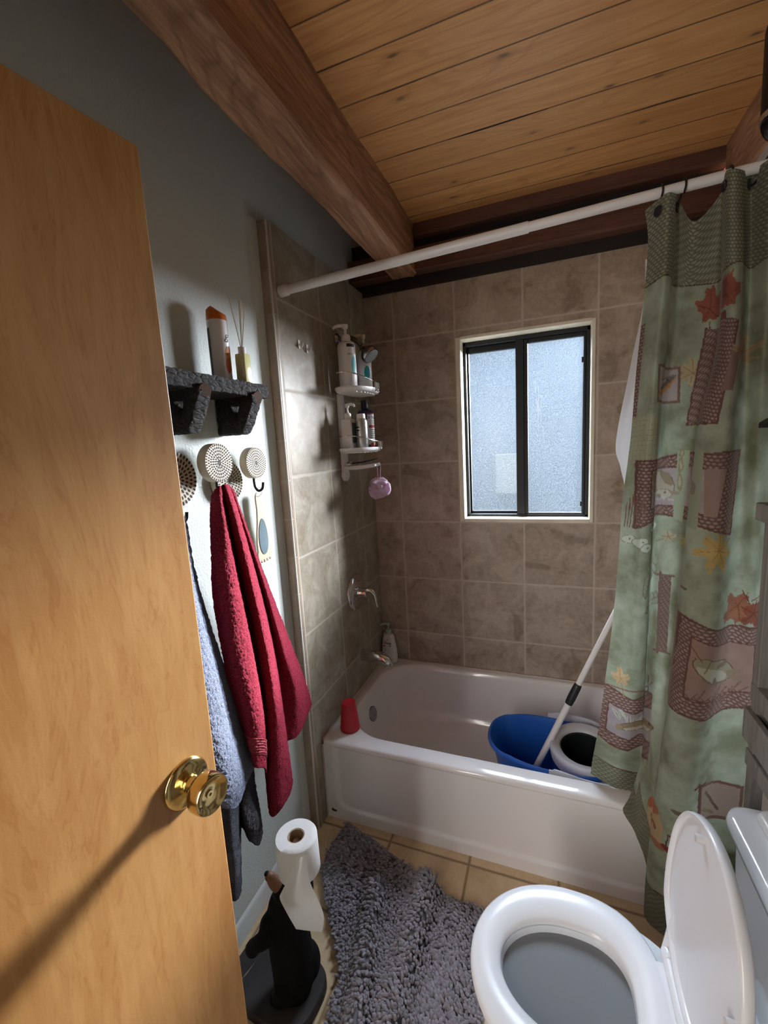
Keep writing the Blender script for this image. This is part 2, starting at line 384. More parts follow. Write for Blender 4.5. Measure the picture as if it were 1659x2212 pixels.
# back wall round the window opening
WX0, WX1, WZ0, WZ1 = 0.477, 1.094, 1.175, 2.089
g = G()
for b_ in ((-0.15, WX0, 0, 0.16, 0, ZC+0.17), (WX1, XR+0.1, 0, 0.16, 0, ZC+0.17), (WX0, WX1, 0, 0.16, 0, WZ0), (WX0, WX1, 0, 0.16, WZ1, ZC+0.17)): g.add(*box(*b_))
struct('wall_back', g, M['tile_back'], smooth=False)
g = G(); g.add(*box(XR, XR+0.08, -0.80, 0.0, 0, 2.37)); struct('wall_right_tile', g, M['tile_back'], smooth=False)
g = G(); g.add(*box(XR, XR+0.1, YF-0.1, -0.80, 0, 2.44)); g.add(*box(XR, XR+0.1, -0.80, 0.0, 2.37, 2.44)); struct('wall_right', g, M['paint_white'], smooth=False)
g = G(); g.add(*box(-0.1, 0.236, YF-0.1, YF, 0, ZC)); g.add(*box(1.02, XR+0.1, YF-0.1, YF, 0, ZC)); g.add(*box(0.236, 1.02, YF-0.1, YF, 2.05, ZC)); struct('wall_front', g, M['paint'], smooth=False)
g = G(); g.add(*box(-0.7, -0.6, -4.2, YF-0.1, 0, 2.5)); g.add(*box(2.2, 2.3, -4.2, YF-0.1, 0, 2.5)); g.add(*box(-0.7, 2.3, -4.3, -4.2, 0, 2.5)); g.add(*box(-0.7, -0.1, YF-0.1, YF, 0, 2.5)); g.add(*box(XR+0.1, 2.3, YF-0.1, YF, 0, 2.5)); struct('wall_hall', g, M['paint_white'], smooth=False)  # hall walls and ceiling, added out of view to keep sky light out
g = G(); g.add(*box(-0.7, 2.3, -4.3, YF-0.1, 2.5, 2.55)); struct('ceiling_hall', g, M['ceiling'], smooth=False)
# baseboard on the painted wall
g = G(); g.add(*prism([(XW, 0), (XW+0.014, 0), (XW+0.014, 0.046), (XW+0.011, 0.051), (XW+0.011, 0.059), (XW+0.005, 0.068), (XW, 0.072)], 'y', YF, -0.872)); struct('baseboard_left', g, M['white_trim'])
# outside: ground and the pale neighbouring wall seen dimly through the frosted glass
g = G(); g.add(*box(-12, 14, 0.16, 22, -0.35, -0.3)); struct('outside_ground', g, plain('pale_ground', (0.13, 0.13, 0.125), 0.9, var=0.1), smooth=False)
g = G(); g.add(*box(-3.2, 1.45, 3.4, 3.6, -0.3, 2.95)); struct('outside_wall', g, plain('grey_outside_wall', (0.040, 0.052, 0.070), 0.8, var=0.1), smooth=False)
g = G(); g.add(*box(0.30, 0.62, 3.2, 3.4, 0.95, 1.42)); struct('outside_wall_box', g, plain('pale_meter_box', (0.085, 0.095, 0.095), 0.6), smooth=False)

# ---- timbers
def rough_beam(x0, x1, y0, y1, z0, z1, long, seed, amp=0.006, ch=0.012):
    """hewn timber: chamfered section swept along one axis with an uneven surface"""
    n = 60; a0, a1 = (y0, y1) if long == 'y' else (x0, x1); p0, p1 = (x0, x1) if long == 'y' else (y0, y1)
    sec = []
    q = [(p0, z0+ch), (p0, z1), (p1, z1), (p1, z0+ch), (p1-ch, z0), (p0+ch, z0)]
    for i in range(6):
        s, e = q[i], q[(i+1) % 6]; m = 8 if i in (0, 2, 4) else 3
        for j in range(m): sec.append((s[0]+(e[0]-s[0])*j/m, s[1]+(e[1]-s[1])*j/m))
    V = np.array([[(p, a0+(a1-a0)*i/n, z) if long == 'y' else (a0+(a1-a0)*i/n, p, z) for p, z in sec] for i in range(n+1)])
    d = noise_np(V*np.array([1, 0.35, 1] if long == 'y' else [0.35, 1, 1]), 16, seed)-0.5
    d2 = noise_np(V*np.array([1, 0.5, 1] if long == 'y' else [0.5, 1, 1]), 60, seed+3)-0.5
    c = np.array([(p0+p1)/2, 0, (z0+z1)/2] if long == 'y' else [0, (p0+p1)/2, (z0+z1)/2]); msk = np.array([1, 0, 1] if long == 'y' else [0, 1, 1])
    dirv = (V-c)*msk; dirv /= np.linalg.norm(dirv, axis=2, keepdims=True)
    fade = np.clip((z1-V[..., 2])/0.03, 0, 1)
    V = V+dirv*((d*amp*2+d2*amp*0.7)*fade)[..., None]
    return loft([[tuple(p) for p in r] for r in V])
g = G(); g.add(*rough_beam(0.168, 0.302, YF, -0.045, 2.395, ZC+0.14, 'y', 1, 0.009, 0.015)); struct('trim_3', g, M['beam'])
g = G(); g.add(*rough_beam(1.520, 1.66, YF, -0.064, 2.424, ZC+0.01, 'y', 5)); struct('trim_4', g, M['beam'])
g = G(); g.add(*rough_beam(0.302, 1.535, -0.062, 0.02, 2.565, ZC+0.01, 'x', 2, 0.003, 0.008)); struct('trim_5', g, M['header'])
g = G(); g.add(*rough_beam(XW, 1.535, -0.075, 0.02, 2.405, 2.508, 'x', 3, 0.004, 0.008)); struct('trim_6', g, M['header'])
g = G(); g.add(*box(XW, XR, -0.012, 0.004, 2.352, 2.43)); g.add(*box(XW, XR, -0.012, 0.004, 2.49, 2.60)); struct('trim_7', g, M['darktrim'], smooth=False)

g = G(); g.add(*loft([[(0.575, -0.5455, z), (0.66, -0.548, z), (0.78, -0.5475, z), (0.90, -0.5455, z), (0.80, -0.5430, z), (0.68, -0.5425, z)] for z in (ZC-0.0012, ZC+0.004)])); struct('ceiling_gap', g, M['darktrim'], smooth=False)
# ---- window: tiled reveal, black sliding frame, two frosted panes
win = thing('window_1', None, None, ((WX0+WX1)/2, 0.08, WZ0)); win['kind'] = 'structure'
t = 0.012; g = G()
YD = 0.10; TL = 0.021; TB = 0.016
g.add(*box(WX0-0.004, WX0+TL, -0.006, YD, WZ0, WZ1)); g.add(*box(WX1-t, WX1+0.004, -0.006, YD, WZ0, WZ1))
g.add(*box(WX0+TL, WX1-t, -0.006, YD, WZ0-0.004, WZ0+TB)); g.add(*box(WX0+TL, WX1-t, -0.006, YD, WZ1-t, WZ1+0.004))
g.build('window_reveal', M['reveal'], win, smooth=False, bevel=0.003)
g = G(); FX0, FX1, FZ0, FZ1 = WX0+TL, WX1-t, WZ0+TB, WZ1-t
g.add(*box(FX0, 0.512, 0.070, 0.13, FZ0, FZ1)); g.add(*box(1.066, FX1, 0.070, 0.13, FZ0, FZ1))
g.add(*box(FX0, FX1, 0.070, 0.13, FZ0, FZ0+0.012)); g.add(*box(FX0, FX1, 0.070, 0.13, 2.056, FZ1))
g.build('window_frame', M['black_alu'], win, smooth=False, bevel=0.003)
def sash(x0, x1, y, z0, z1, px0, px1, pz0, pz1):
    s = G()
    s.add(*box(x0, px0, y, y+0.02, z0, z1)); s.add(*box(px1, x1, y, y+0.02, z0, z1)); s.add(*box(px0, px1, y, y+0.02, z0, pz0)); s.add(*box(px0, px1, y, y+0.02, pz1, z1))
    so = s.build('sash', M['black_alu'], win, smooth=False, bevel=0.003)
    if x0 > 0.7:
        q = G()
        for sx_, z0_, z1_ in ((0.842, 1.80, 1.865), (0.856, 1.60, 1.83), (0.866, 1.63, 1.79), (0.851, 1.66, 1.76), (0.878, 1.49, 1.63), (0.859, 1.41, 1.50), (0.886, 1.30, 1.345), (0.880, 1.22, 1.30)):
            q.add(*tube([(sx_+0.0007*math.sin(i_*1.7), y+0.0075, z0_+(z1_-z0_)*i_/6) for i_ in range(7)], 0.0005, 5))
        q.build('water_streaks', plain('dried_water_streak', (0.30, 0.32, 0.33), 0.6), so)
    p = G(); p.add(*box(px0-0.004, px1+0.004, y+0.008, y+0.013, pz0-0.004, pz1+0.004)); p.build('pane', M['frost'], so, smooth=False)
# frosted, droplet-covered glass: part clear, part light-spreading
m, nt, b = new_mat('frosted_glass'); v = coords(nt)
sp = noise(nt, v, 300, 1.5, 0.6); st = noise(nt, coords(nt, 'pos', (60, 60, 3)), 1.0, 3); big = noise(nt, v, 5, 3)
tr = nt.nodes.new('ShaderNodeBsdfTranslucent'); tp = nt.nodes.new('ShaderNodeBsdfTransparent'); gl = nt.nodes.new('ShaderNodeBsdfGlossy')
spk = ramp(nt, sp, [(0.50, 0.0), (0.60, 1.0)])
colr = mix_c(nt, spk, (0.0025, 0.0040, 0.0060), (0.024, 0.029, 0.0315)); colr = mix_c(nt, math_n(nt, 'MULTIPLY', st, 0.4), colr, (0.006, 0.009, 0.0125))
lk(nt, colr, tr.inputs['Color']); tp.inputs['Color'].default_value = (0.95, 0.97, 1.0, 1)
fac = math_n(nt, 'ADD', 0.46, math_n(nt, 'MULTIPLY', math_n(nt, 'SUBTRACT', spk, 0.4), 0.35))
mx = nt.nodes.new('ShaderNodeMixShader'); lk(nt, fac, mx.inputs[0]); lk(nt, tp.outputs[0], mx.inputs[1]); lk(nt, tr.outputs[0], mx.inputs[2])
gl.inputs['Roughness'].default_value = 0.25; gl.inputs['Color'].default_value = (1, 1, 1, 1)
m2 = nt.nodes.new('ShaderNodeMixShader'); m2.inputs[0].default_value = 0.04; lk(nt, mx.outputs[0], m2.inputs[1]); lk(nt, gl.outputs[0], m2.inputs[2])
lk(nt, m2.outputs[0], nt.nodes['Material Output'].inputs[0]); M['frost'] = m
sash(0.512, 0.785, 0.100, FZ0+0.012, 2.056, 0.521, 0.752, 1.216, 2.026)
sash(0.760, 1.066, 0.076, FZ0+0.012, 2.056, 0.808, 1.054, 1.210, 2.036)
g = G(); g.add(*box(0.752, 0.790, 0.066, 0.078, FZ0+0.012, 2.056)); g.build('meeting_rail', M['black_alu'], win, smooth=False, bevel=0.003)
g = G()
for zc in (1.93, 1.255): g.add(*box(1.046, 1.057, 0.068, 0.077, zc-0.012, zc+0.012))
g.build('sash_clip', M['black_alu'], win, smooth=False)

# ---- door, standing open along the left wall
m, nt, b = new_mat('birch_door_veneer'); base = coords(nt, 'obj')
f = noise(nt, coords(nt, 'obj', (7.0, 1, 1.5)), 1.0, 5, 0.62, 1.5); f2 = noise(nt, coords(nt, 'obj', (42, 1, 5.5)), 1.0, 4, 0.65, 0.9)
fleck = noise(nt, coords(nt, 'obj', (330, 1, 40)), 1.0, 2, 0.5); wv = math_n(nt, 'ABSOLUTE', math_n(nt, 'SUBTRACT', math_n(nt, 'FRACT', math_n(nt, 'MULTIPLY', f, 11.0)), 0.5))
c = ramp(nt, f, [(0.30, (0.33, 0.140, 0.037)), (0.43, (0.42, 0.212, 0.070)), (0.58, (0.47, 0.252, 0.090)), (0.75, (0.49, 0.270, 0.102))])
c = mix_c(nt, math_n(nt, 'MULTIPLY', ramp(nt, f2, [(0.40, 1.0), (0.56, 0.0)]), 0.30), c, (0.34, 0.140, 0.038))
c = mix_c(nt, math_n(nt, 'MULTIPLY', ramp(nt, f2, [(0.56, 0.0), (0.72, 1.0)]), 0.22), c, (0.58, 0.36, 0.16))
c = mix_c(nt, math_n(nt, 'MULTIPLY', ramp(nt, wv, [(0.0, 0.40), (0.16, 0.0)]), ramp(nt, f2, [(0.40, 1.0), (0.62, 0.2)])), c, (0.30, 0.115, 0.028))
c = mix_c(nt, math_n(nt, 'MULTIPLY', ramp(nt, fleck, [(0.60, 0.0), (0.74, 1.0)]), 0.22), c, (0.32, 0.14, 0.04))
lk(nt, c, b.inputs['Base Color']); b.inputs['Roughness'].default_value = 0.42
bump(nt, b, noise(nt, base, 260, 2), 0.10, 0.0008); M['door'] = m
door = thing('door_1', 'pale birch veneer door standing open along the left wall', 'door', (0.244, -2.42, 0)); door['kind'] = 'structure'
door.rotation_euler = (0, 0, math.atan2(0.991, 0.130))
def dpart(g, name, mat, parent=door, **kw):
    o = g.build(name, mat, None, **kw); o.parent = parent; return o
g = G(); g.add(*box(0, 0.76, 0.0, 0.035, 0.012, 2.03)); dpart(g, 'door_panel', M['door'], smooth=False, bevel=0.002)
kx, kz = 0.700, 1.040
rose = [(0.0005, 0.0), (0.041, 0.0), (0.041, 0.003), (0.038, 0.007), (0.030, 0.010), (0.022, 0.0125), (0.017, 0.016), (0.0005, 0.016)]
g = G(); g.add(*lathe(rose, 40, (kx, 0, kz), (0, -1, 0))); ro = dpart(g, 'door_knob_rose', M['brass'])
prof = [(0.0005, 0.012), (0.0165, 0.014), (0.0150, 0.020), (0.0145, 0.027), (0.019, 0.033), (0.0285, 0.038), (0.0315, 0.044), (0.0318, 0.054), (0.0312, 0.062), (0.0298, 0.0655), (0.0275, 0.0650), (0.0240, 0.0615), (0.0150, 0.0585), (0.0065, 0.0580), (0.0060, 0.0600), (0.0025, 0.0600), (0.0022, 0.0575), (0.0004, 0.0575)]
g = G(); g.add(*lathe(prof, 48, (kx, 0, kz), (0, -1, 0))); dpart(g, 'door_knob', M['brass'])
g = G()
for zc in (0.25, 1.02, 1.80): g.add(*tube([(-0.004, -0.004, zc-0.045), (-0.004, -0.004, zc+0.045)], 0.006, 12))
dpart(g, 'door_hinge', M['brass'])

# ================================================================== BATH AND PLUMBING
tub = thing('bathtub', 'long white enamel bathtub under the window, holding a mop bucket', 'bathtub', (0.76, -0.38, 0))
K = 10
rings = [rrect(0.003, 1.522, -0.750, -0.004, 0.010, 0.02, K), rrect(0.003, 1.522, -0.752, -0.004, 0.010, 0.335, K)]
for ins, z in ((-0.0095, 0.340), (-0.0105, 0.347), (-0.009, 0.354), (-0.005, 0.3595), (0.002, 0.362)):
    rings.append(rrect(0.003+max(0, ins), 1.522-max(0, ins), -0.752+ins, -0.004, 0.012, z, K))
rings += [rrect(0.047, 1.472, -0.690, -0.030, 0.20, 0.362, K), rrect(0.051, 1.468, -0.686, -0.034, 0.197, 0.3605, K), rrect(0.057, 1.462, -0.680, -0.040, 0.192, 0.355, K),
          rrect(0.064, 1.455, -0.674, -0.046, 0.188, 0.335, K), rrect(0.085, 1.415, -0.660, -0.060, 0.178, 0.25, K), rrect(0.112, 1.365, -0.645, -0.078, 0.165, 0.16, K),
          rrect(0.140, 1.325, -0.628, -0.098, 0.150, 0.105, K), rrect(0.172, 1.285, -0.602, -0.125, 0.140, 0.075, K), rrect(0.23, 1.22, -0.55, -0.18, 0.12, 0.062, K), rrect(0.40, 1.05, -0.42, -0.32, 0.04, 0.058, K)]
g = G(); g.add(*loft(rings)); g.build('basin', M['porcelain'], tub, angle=60)
# skirted front with its recessed panel
nx, nz = 190, 60; V = []
for i in range(nx):
    for j in range(nz):
        x = 0.003+1.519*i/(nx-1); z = 0.0+0.345*j/(nz-1)
        dx = min(x-0.058, 1.47-x); dz = z-0.052; r = 0.055
        if dx < r and dz < r: d = r-math.hypot(r-dx, r-dz)
        else: d = min(dx, dz)
        s = min(1, max(0, (d+0.004)/0.014)); s = s*s*(3-2*s)
        sk = min(1, max(0, (0.035-z)/0.01)); 
        V.append((x, -0.7625+0.0085*s, z))
g = G(); g.add(V, grid_faces(nx, nz)); g.build('apron', M['porcelain'], tub, angle=80)
g = G(); g.add(*tube([(0.004, -0.765, 0.0), (0.004, -0.765, 0.345)], 0.0035, 8)); g.add(*tube([(0.003, -0.757, 0.361), (0.003, -0.02, 0.361)], 0.004, 8)); g.add(*tube([(0.01, -0.0065, 0.362), (1.52, -0.0065, 0.362)], 0.004, 8))
g.build('caulk_bead', plain('pinkish_caulk', (0.60, 0.50, 0.44), 0.7, var=0.2), tub)
g = G(); g.add(*ball((0.036, -0.7635, 0.036), (0.013, 0.0015, 0.005), 14, 8)); g.add(*ball((0.029, -0.7635, 0.041), (0.006, 0.0015, 0.003), 10, 6)); tag(g.build('rust_chip', plain('dark_rust', (0.03, 0.018, 0.016), 0.8), tub), 'dark rusty chip in the enamel')
g = G(); ax = Vector((0.96, 0, 0.27)).normalized()
g.add(*lathe([(0.0005, -0.004), (0.036, -0.004), (0.036, 0.004), (0.033, 0.008), (0.014, 0.0095), (0.0005, 0.0095)], 32, (0.082, -0.402, 0.268), ax)); g.add(*box(0.088, 0.096, -0.407, -0.397, 0.238, 0.262)); g.build('overflow_plate', M['dark_chrome'], tub)
g = G(); g.add(*lathe([(0.0005, 0), (0.030, 0), (0.028, 0.003), (0.0005, 0.004)], 24, (0.32, -0.37, 0.0595))); g.build('drain', M['chrome'], tub)

sp = thing('tub_spout', 'chrome tub spout on the tiled wall beside the white lotion bottle', 'faucet', (0, -0.30, 0.52))
P = spline([(0.0, -0.300, 0.522), (0.04, -0.300, 0.522), (0.085, -0.300, 0.518), (0.120, -0.300, 0.510), (0.138, -0.300, 0.498), (0.141, -0.300, 0.482)], 18)
rad = np.interp(np.linspace(0, 1, 18), [0, 0.05, 0.5, 0.8, 1], [0.031, 0.0305, 0.029, 0.026, 0.022])
g = G(); g.add(*tube(P, list(rad), 24)); g.build('spout_body', M['chrome'], sp)
g = G(); g.add(*lathe([(0.0005, 0), (0.003, 0), (0.003, 0.012), (0.006, 0.014), (0.006, 0.019), (0.0005, 0.021)], 14, (0.118, -0.300, 0.528))); g.build('diverter_knob', M['chrome'], sp)

va = thing('shower_valve', 'round chrome shower valve with a curved lever on left tiles', 'valve', (0, -0.335, 0.872))
g = G(); g.add(*lathe([(0.0005, 0.0), (0.092, 0.0), (0.092, 0.003), (0.088, 0.010), (0.075, 0.017), (0.045, 0.023), (0.0005, 0.025)], 48, (0, -0.335, 0.872), (1, 0, 0))); g.build('escutcheon', M['chrome'], va)
g = G(); g.add(*lathe([(0.029, 0.02), (0.029, 0.030), (0.026, 0.034), (0.026, 0.058), (0.022, 0.066), (0.0005, 0.069)], 32, (0, -0.335, 0.872), (1, 0, 0))); g.build('valve_hub', M['chrome'], va)
P = spline([(0.055, -0.335, 0.884), (0.078, -0.333, 0.885), (0.098, -0.330, 0.866), (0.104, -0.327, 0.832), (0.110, -0.325, 0.800)], 16)
g = G(); g.add(*tube(P, list(np.interp(np.linspace(0, 1, 16), [0, 0.3, 0.8, 1], [0.014, 0.0125, 0.0075, 0.006])), 16)); g.build('lever_handle', M['chrome'], va)
g = G(); g.add(*lathe([(0.0005, 0), (0.0045, 0), (0.0045, 0.003), (0.0005, 0.0035)], 12, (0.022, -0.335, 0.931), (1, 0, 0))); g.build('screw', M['dark_chrome'], va)

sh = thing('showerhead', 'dull chrome shower head on a bent arm above the caddy', 'shower head', (0, -0.345, 2.075))
g = G(); g.add(*lathe([(0.0005, 0), (0.030, 0), (0.030, 0.003), (0.022, 0.010), (0.013, 0.016), (0.0005, 0.016)], 28, (0, -0.345, 2.075), (1, 0, 0))); g.build('flange', M['dark_chrome'], sh)
P = spline([(0.0, -0.345, 2.075), (0.05, -0.345, 2.078), (0.085, -0.344, 2.066), (0.125, -0.342, 2.028)], 16)
g = G(); g.add(*tube(P, 0.0105, 16)); g.build('shower_arm', M['dark_chrome'], sh)
d = Vector((0.66, -0.12, -0.74)).normalized(); o0 = Vector((0.122, -0.342, 2.031))
g = G(); g.add(*ball(o0+d*0.008, 0.017, 18, 10)); g.add(*lathe([(0.014, 0.005), (0.019, 0.018), (0.030, 0.030), (0.038, 0.040), (0.041, 0.050), (0.041, 0.060), (0.038, 0.066), (0.0005, 0.066)], 32, o0, d)); g.build('spray_head', M['dark_chrome'], sh)
g = G(); g.add(*lathe([(0.0005, 0.062), (0.035, 0.062), (0.035, 0.0675), (0.030, 0.0695), (0.0005, 0.0695)], 28, o0, d))
x_, y_ = frame_for(d)
for r_, n_ in ((0.010, 6), (0.020, 12), (0.028, 18)):
    for k in range(n_):
        a = 2*PI*k/n_; g.add(*ball(o0+d*0.070+x_*r_*math.cos(a)+y_*r_*math.sin(a), 0.0022, 6, 4))
g.build('spray_face', plain('grey_nozzle_rubber', (0.20, 0.21, 0.22), 0.5), sh)

# ---- corner-pole caddy under the shower head
cd = thing('shower_caddy', 'white two-tier shower caddy fixed under the shower head', 'shower caddy', (0.012, -0.37, 1.46))
g = G(); g.add(*[(v_, f_) for v_, f_ in [loft([[(0.004+0.020*math.sin(a), -0.37-0.026*math.cos(a), z) for a in np.linspace(0, PI, 9)]+[(0.002, -0.344, z), (0.002, -0.396, z)] for z in (1.47, 1.83)])]][0]); 
g.build('pole', M['white_plastic'], cd)
g = G(); g.add(*lathe([(0.0005, 0), (0.030, 0), (0.030, 0.012), (0.026, 0.017), (0.0005, 0.018)], 28, (0.001, -0.37, 1.462), (1, 0, 0))); g.add(*lathe([(0.0005, 0.016), (0.010, 0.016), (0.009, 0.021), (0.0005, 0.022)], 20, (0.001, -0.37, 1.462), (1, 0, 0))); g.build('foot_pad', M['white_plastic'], cd)
def caddy_shelf(zs, wav):
    def ell(sx, sy, z, n=48): return [(0.098+sx*math.cos(2*PI*k/n), -0.37+sy*math.sin(2*PI*k/n), z) for k in range(n)]
    g = G(); g.add(*loft([ell(0.070, 0.125, zs-0.014), ell(0.082, 0.142, zs-0.010), ell(0.087, 0.150, zs-0.002), ell(0.087, 0.150, zs+0.004), ell(0.083, 0.145, zs+0.005), ell(0.080, 0.141, zs)]))
    for k in range(-4, 5):
        L_ = 0.060*math.sqrt(max(0, 1-(k/5.2)**2)); g.add(*box(0.098-L_, 0.098+L_, -0.37+k*0.024-0.005, -0.37+k*0.024+0.005, zs-0.018, zs-0.012))
    so = g.build('caddy_shelf', M['white_plastic'], cd)
    P = []
    for k in range(25):
        a = -PI*0.62+PI*1.24*k/24; P.append((0.098+0.092*math.cos(a), -0.37+0.170*math.sin(a), zs+0.028+wav*abs(math.sin(a))**1.5))
    g = G(); g.add(*tube(P, 0.0022, 8)); g.add(*tube([(0.19, -0.385, zs+0.028), (0.190, -0.385, zs-0.006), (0.186, -0.377, zs-0.010), (0.190, -0.369, zs-0.006), (0.190, -0.369, zs+0.028)], 0.002, 8)); g.add(*tube([(0.19, -0.359, zs+0.028), (0.190, -0.359, zs-0.006), (0.186, -0.351, zs-0.010), (0.190, -0.343, zs-0.006), (0.190, -0.343, zs+0.028)], 0.002, 8))
    g.build('wire_rail', M['chrome'], so)
caddy_shelf(1.838, 0.030); caddy_shelf(1.578, 0.030)
g = G(); P = spline([(0.012, -0.375, 1.497), (0.05, -0.385, 1.492), (0.10, -0.375, 1.494), (0.150, -0.350, 1.500), (0.172, -0.335, 1.504)], 14)
g.add(*tube(P, list(np.interp(np.linspace(0, 1, 14), [0, 0.2, 0.8, 1], [0.006, 0.009, 0.009, 0.006])), 10)); g.add(*loft([[(0.02, -0.41, 1.500), (0.16, -0.37, 1.504), (0.16, -0.33, 1.504), (0.02, -0.34, 1.500)], [(0.02, -0.41, 1.494), (0.16, -0.37, 1.497), (0.16, -0.33, 1.497), (0.02, -0.34, 1.494)]])); g.build('hook_tray', M['white_plastic'], cd)

# ---- bottles
def pump(t, c, z, h, mat, turn, big=1.0):
    """pump top: collar, stem, and a nozzle head pointing along angle turn"""
    g = G(); g.add(*lathe([(0.0005, 0), (0.016*big, 0), (0.016*big, 0.018*big), (0.013*big, 0.024*big), (0.005*big, 0.025*big), (0.0045*big, h*0.72), (0.0005, h*0.72)], 20, (c[0], c[1], z)))
    g.build('pump_collar', mat, t)
    d = Vector((math.cos(turn), math.sin(turn), 0)); top = Vector((c[0], c[1], z+h*0.72))
    g = G(); g.add(*lathe([(0.0005, 0), (0.008*big, 0), (0.011*big, h*0.12), (0.011*big, h*0.24), (0.0005, h*0.28)], 16, top))
    g.add(*tube([top+Vector((0, 0, h*0.17)), top+d*0.022*big+Vector((0, 0, h*0.2)), top+d*0.038*big+Vector((0, 0, h*0.12)), top+d*0.042*big+Vector((0, 0, h*0.02))], [0.007*big, 0.0065*big, 0.0055*big, 0.0045*big], 10))
    g.build('pump_nozzle', mat, t)
FACE = math.atan2(-1.83, 0.80)          # bearing of the open side of the room seen from the caddy
def bottle_text(t, lines, c, r, ang, mat, name='label_lettering', ry=None):
    g = G()
    for s, size, z, bold in lines:
        v_, f_ = text_mesh(s, size, bold); g.add(wrap([(x, y+z, 0) for x, y, _ in v_], c, r, ang, ry), f_)
    return g.build(name, mat, t, smooth=False)
INK = plain('black_print', (0.015, 0.015, 0.018), 0.6); TEAL = plain('teal_print', (0.02, 0.30, 0.33), 0.5); GREY_INK = plain('grey_print', (0.22, 0.22, 0.23), 0.6); RED_INK = plain('dark_red_print', (0.28, 0.02, 0.03), 0.6)

t = thing('shampoo_bottle', 'tall white pump bottle with teal oval, front of the upper caddy shelf', 'bottle', (0.085, -0.435, 1.841))
c0 = (0.085, -0.435, 1.8435)
g = G(); g.add(*lathe([(0.0005, 0), (0.036, 0), (0.039, 0.004), (0.039, 0.170), (0.037, 0.182), (0.030, 0.190), (0.017, 0.194), (0.0005, 0.194)], 36, c0)); g.build('bottle_body', M['white_plastic'], t)
pump(t, c0, c0[2]+0.192, 0.075, M['white_plastic'], FACE-1.5, 1.25)
FA = FACE+0.55
g = G(); g.add(*patch(c0, 0.0394, FA, 0.040, 0.013, 0.172)); g.build('label_bar', INK, t)
g = G(); g.add(*patch(c0, 0.0394, FA+0.25, 0.024, 0.078, 0.092, shape=lambda q: math.sqrt(max(0.001, 1-(2*q-1)**2)))); g.build('teal_oval', TEAL, t)
bottle_text(t, [('PRO-V', 0.012, 0.135, 0.0002)], c0, 0.0395, FA, GREY_INK)
bottle_text(t, [('.....', 0.014, 0.030, 0)], c0, 0.0395, FA+0.2, TEAL, 'small_print') if False else None

t = thing('conditioner_bottle', 'white pump bottle with cream pump, partly behind the shower head', 'bottle', (0.105, -0.315, 1.841))
c0 = (0.110, -0.306, 1.8435)
g = G(); g.add(*lathe([(0.0005, 0), (0.031, 0), (0.034, 0.004), (0.034, 0.150), (0.031, 0.165), (0.022, 0.173), (0.014, 0.176), (0.0005, 0.176)], 36, c0)); g.build('bottle_body', M['white_plastic'], t)
pump(t, c0, c0[2]+0.174, 0.075, M['cream_plastic'], FACE-1.5, 1.15)
g = G(); g.add(*patch(c0, 0.0344, FACE+0.35, 0.030, 0.060, 0.075, shape=lambda q: math.sqrt(max(0.001, 1-(2*q-1)**2)))); g.build('teal_oval', TEAL, t)

t = thing('lotion_bottle', 'square-shouldered white pump bottle on the lower caddy shelf, against the pole', 'bottle', (0.07, -0.435, 1.581))
c0 = (0.072, -0.440, 1.5835); g = G()
for r_, z_ in (): pass
g.add(*loft([[(c0[0]+x*s, c0[1]+y*s, c0[2]+z) for x, y, _ in rrect(-0.026, 0.026, -0.026, 0.026, 0.009, 0, 5)] for z, s in ((0, 0.94), (0.004, 1), (0.118, 1), (0.124, 0.96), (0.128, 0.7), (0.130, 0.45))]))
g.build('bottle_body', M['white_plastic'], t, angle=50)
pump(t, c0, c0[2]+0.129, 0.066, M['white_plastic'], FACE+0.9, 1.0)
g = G(); g.add(*box(c0[0]+0.0262, c0[0]+0.0268, c0[1]-0.018, c0[1]+0.018, c0[2]+0.022, c0[2]+0.110)); g.build('side_label', plain('grey_green_label', (0.10, 0.15, 0.14), 0.5), t, smooth=False)

t = thing('bubble_bath_bottle', 'dark navy bottle with white text label and black cap, lower caddy shelf', 'bottle', (0.115, -0.325, 1.581))
c0 = (0.105, -0.320, 1.5835); RX, RY = 0.041, 0.030
g = G(); n = 36
g.add(*loft([[(c0[0]+RX*s*math.cos(2*PI*k/n), c0[1]+RY*s*math.sin(2*PI*k/n), c0[2]+z) for k in range(n)] for z, s in ((0, 0.9), (0.004, 1), (0.145, 1), (0.158, 0.93), (0.168, 0.75), (0.173, 0.42), (0.176, 0.38), (0.182, 0.38))])); g.build('bottle_body', plain('navy_bottle', (0.012, 0.016, 0.06), 0.2, coat=0.4), t)
g = G(); g.add(*lathe([(0.0005, 0.178), (0.0165, 0.178), (0.0165, 0.212), (0.0145, 0.215), (0.0005, 0.215)], 24, c0)); g.build('cap', M['black_plastic'], t)
LA = -PI/2+1.18
def ewrap(v_, a0, off=0.0008):
    return [(c0[0]+(RX+off)*math.cos(a0+p[0]/0.036), c0[1]+(RY+off)*math.sin(a0+p[0]/0.036), c0[2]+p[1]) for p in v_]
def epatch(a0, w_, z0, z1, off):
    v_ = []
    for i in range(15):
        for z in (z0, z1): v_.append(((i/14-0.5)*w_, z, 0))
    return ewrap(v_, a0, off), [(2*i, 2*i+2, 2*i+3, 2*i+1) for i in range(14)]
g = G(); g.add(*epatch(LA, 0.048, 0.012, 0.148, 0.0006)); lab = g.build('paper_label', plain('white_label', (0.62, 0.61, 0.60), 0.5), t)
g = G(); g.add(*epatch(LA, 0.048, 0.148, 0.154, 0.0007)); g.build('red_band', RED_INK, lab)
g = G(); g.add(*epatch(LA+0.0, 0.036, 0.088, 0.100, 0.0011)); g.build('red_box', RED_INK, lab)
g = G()
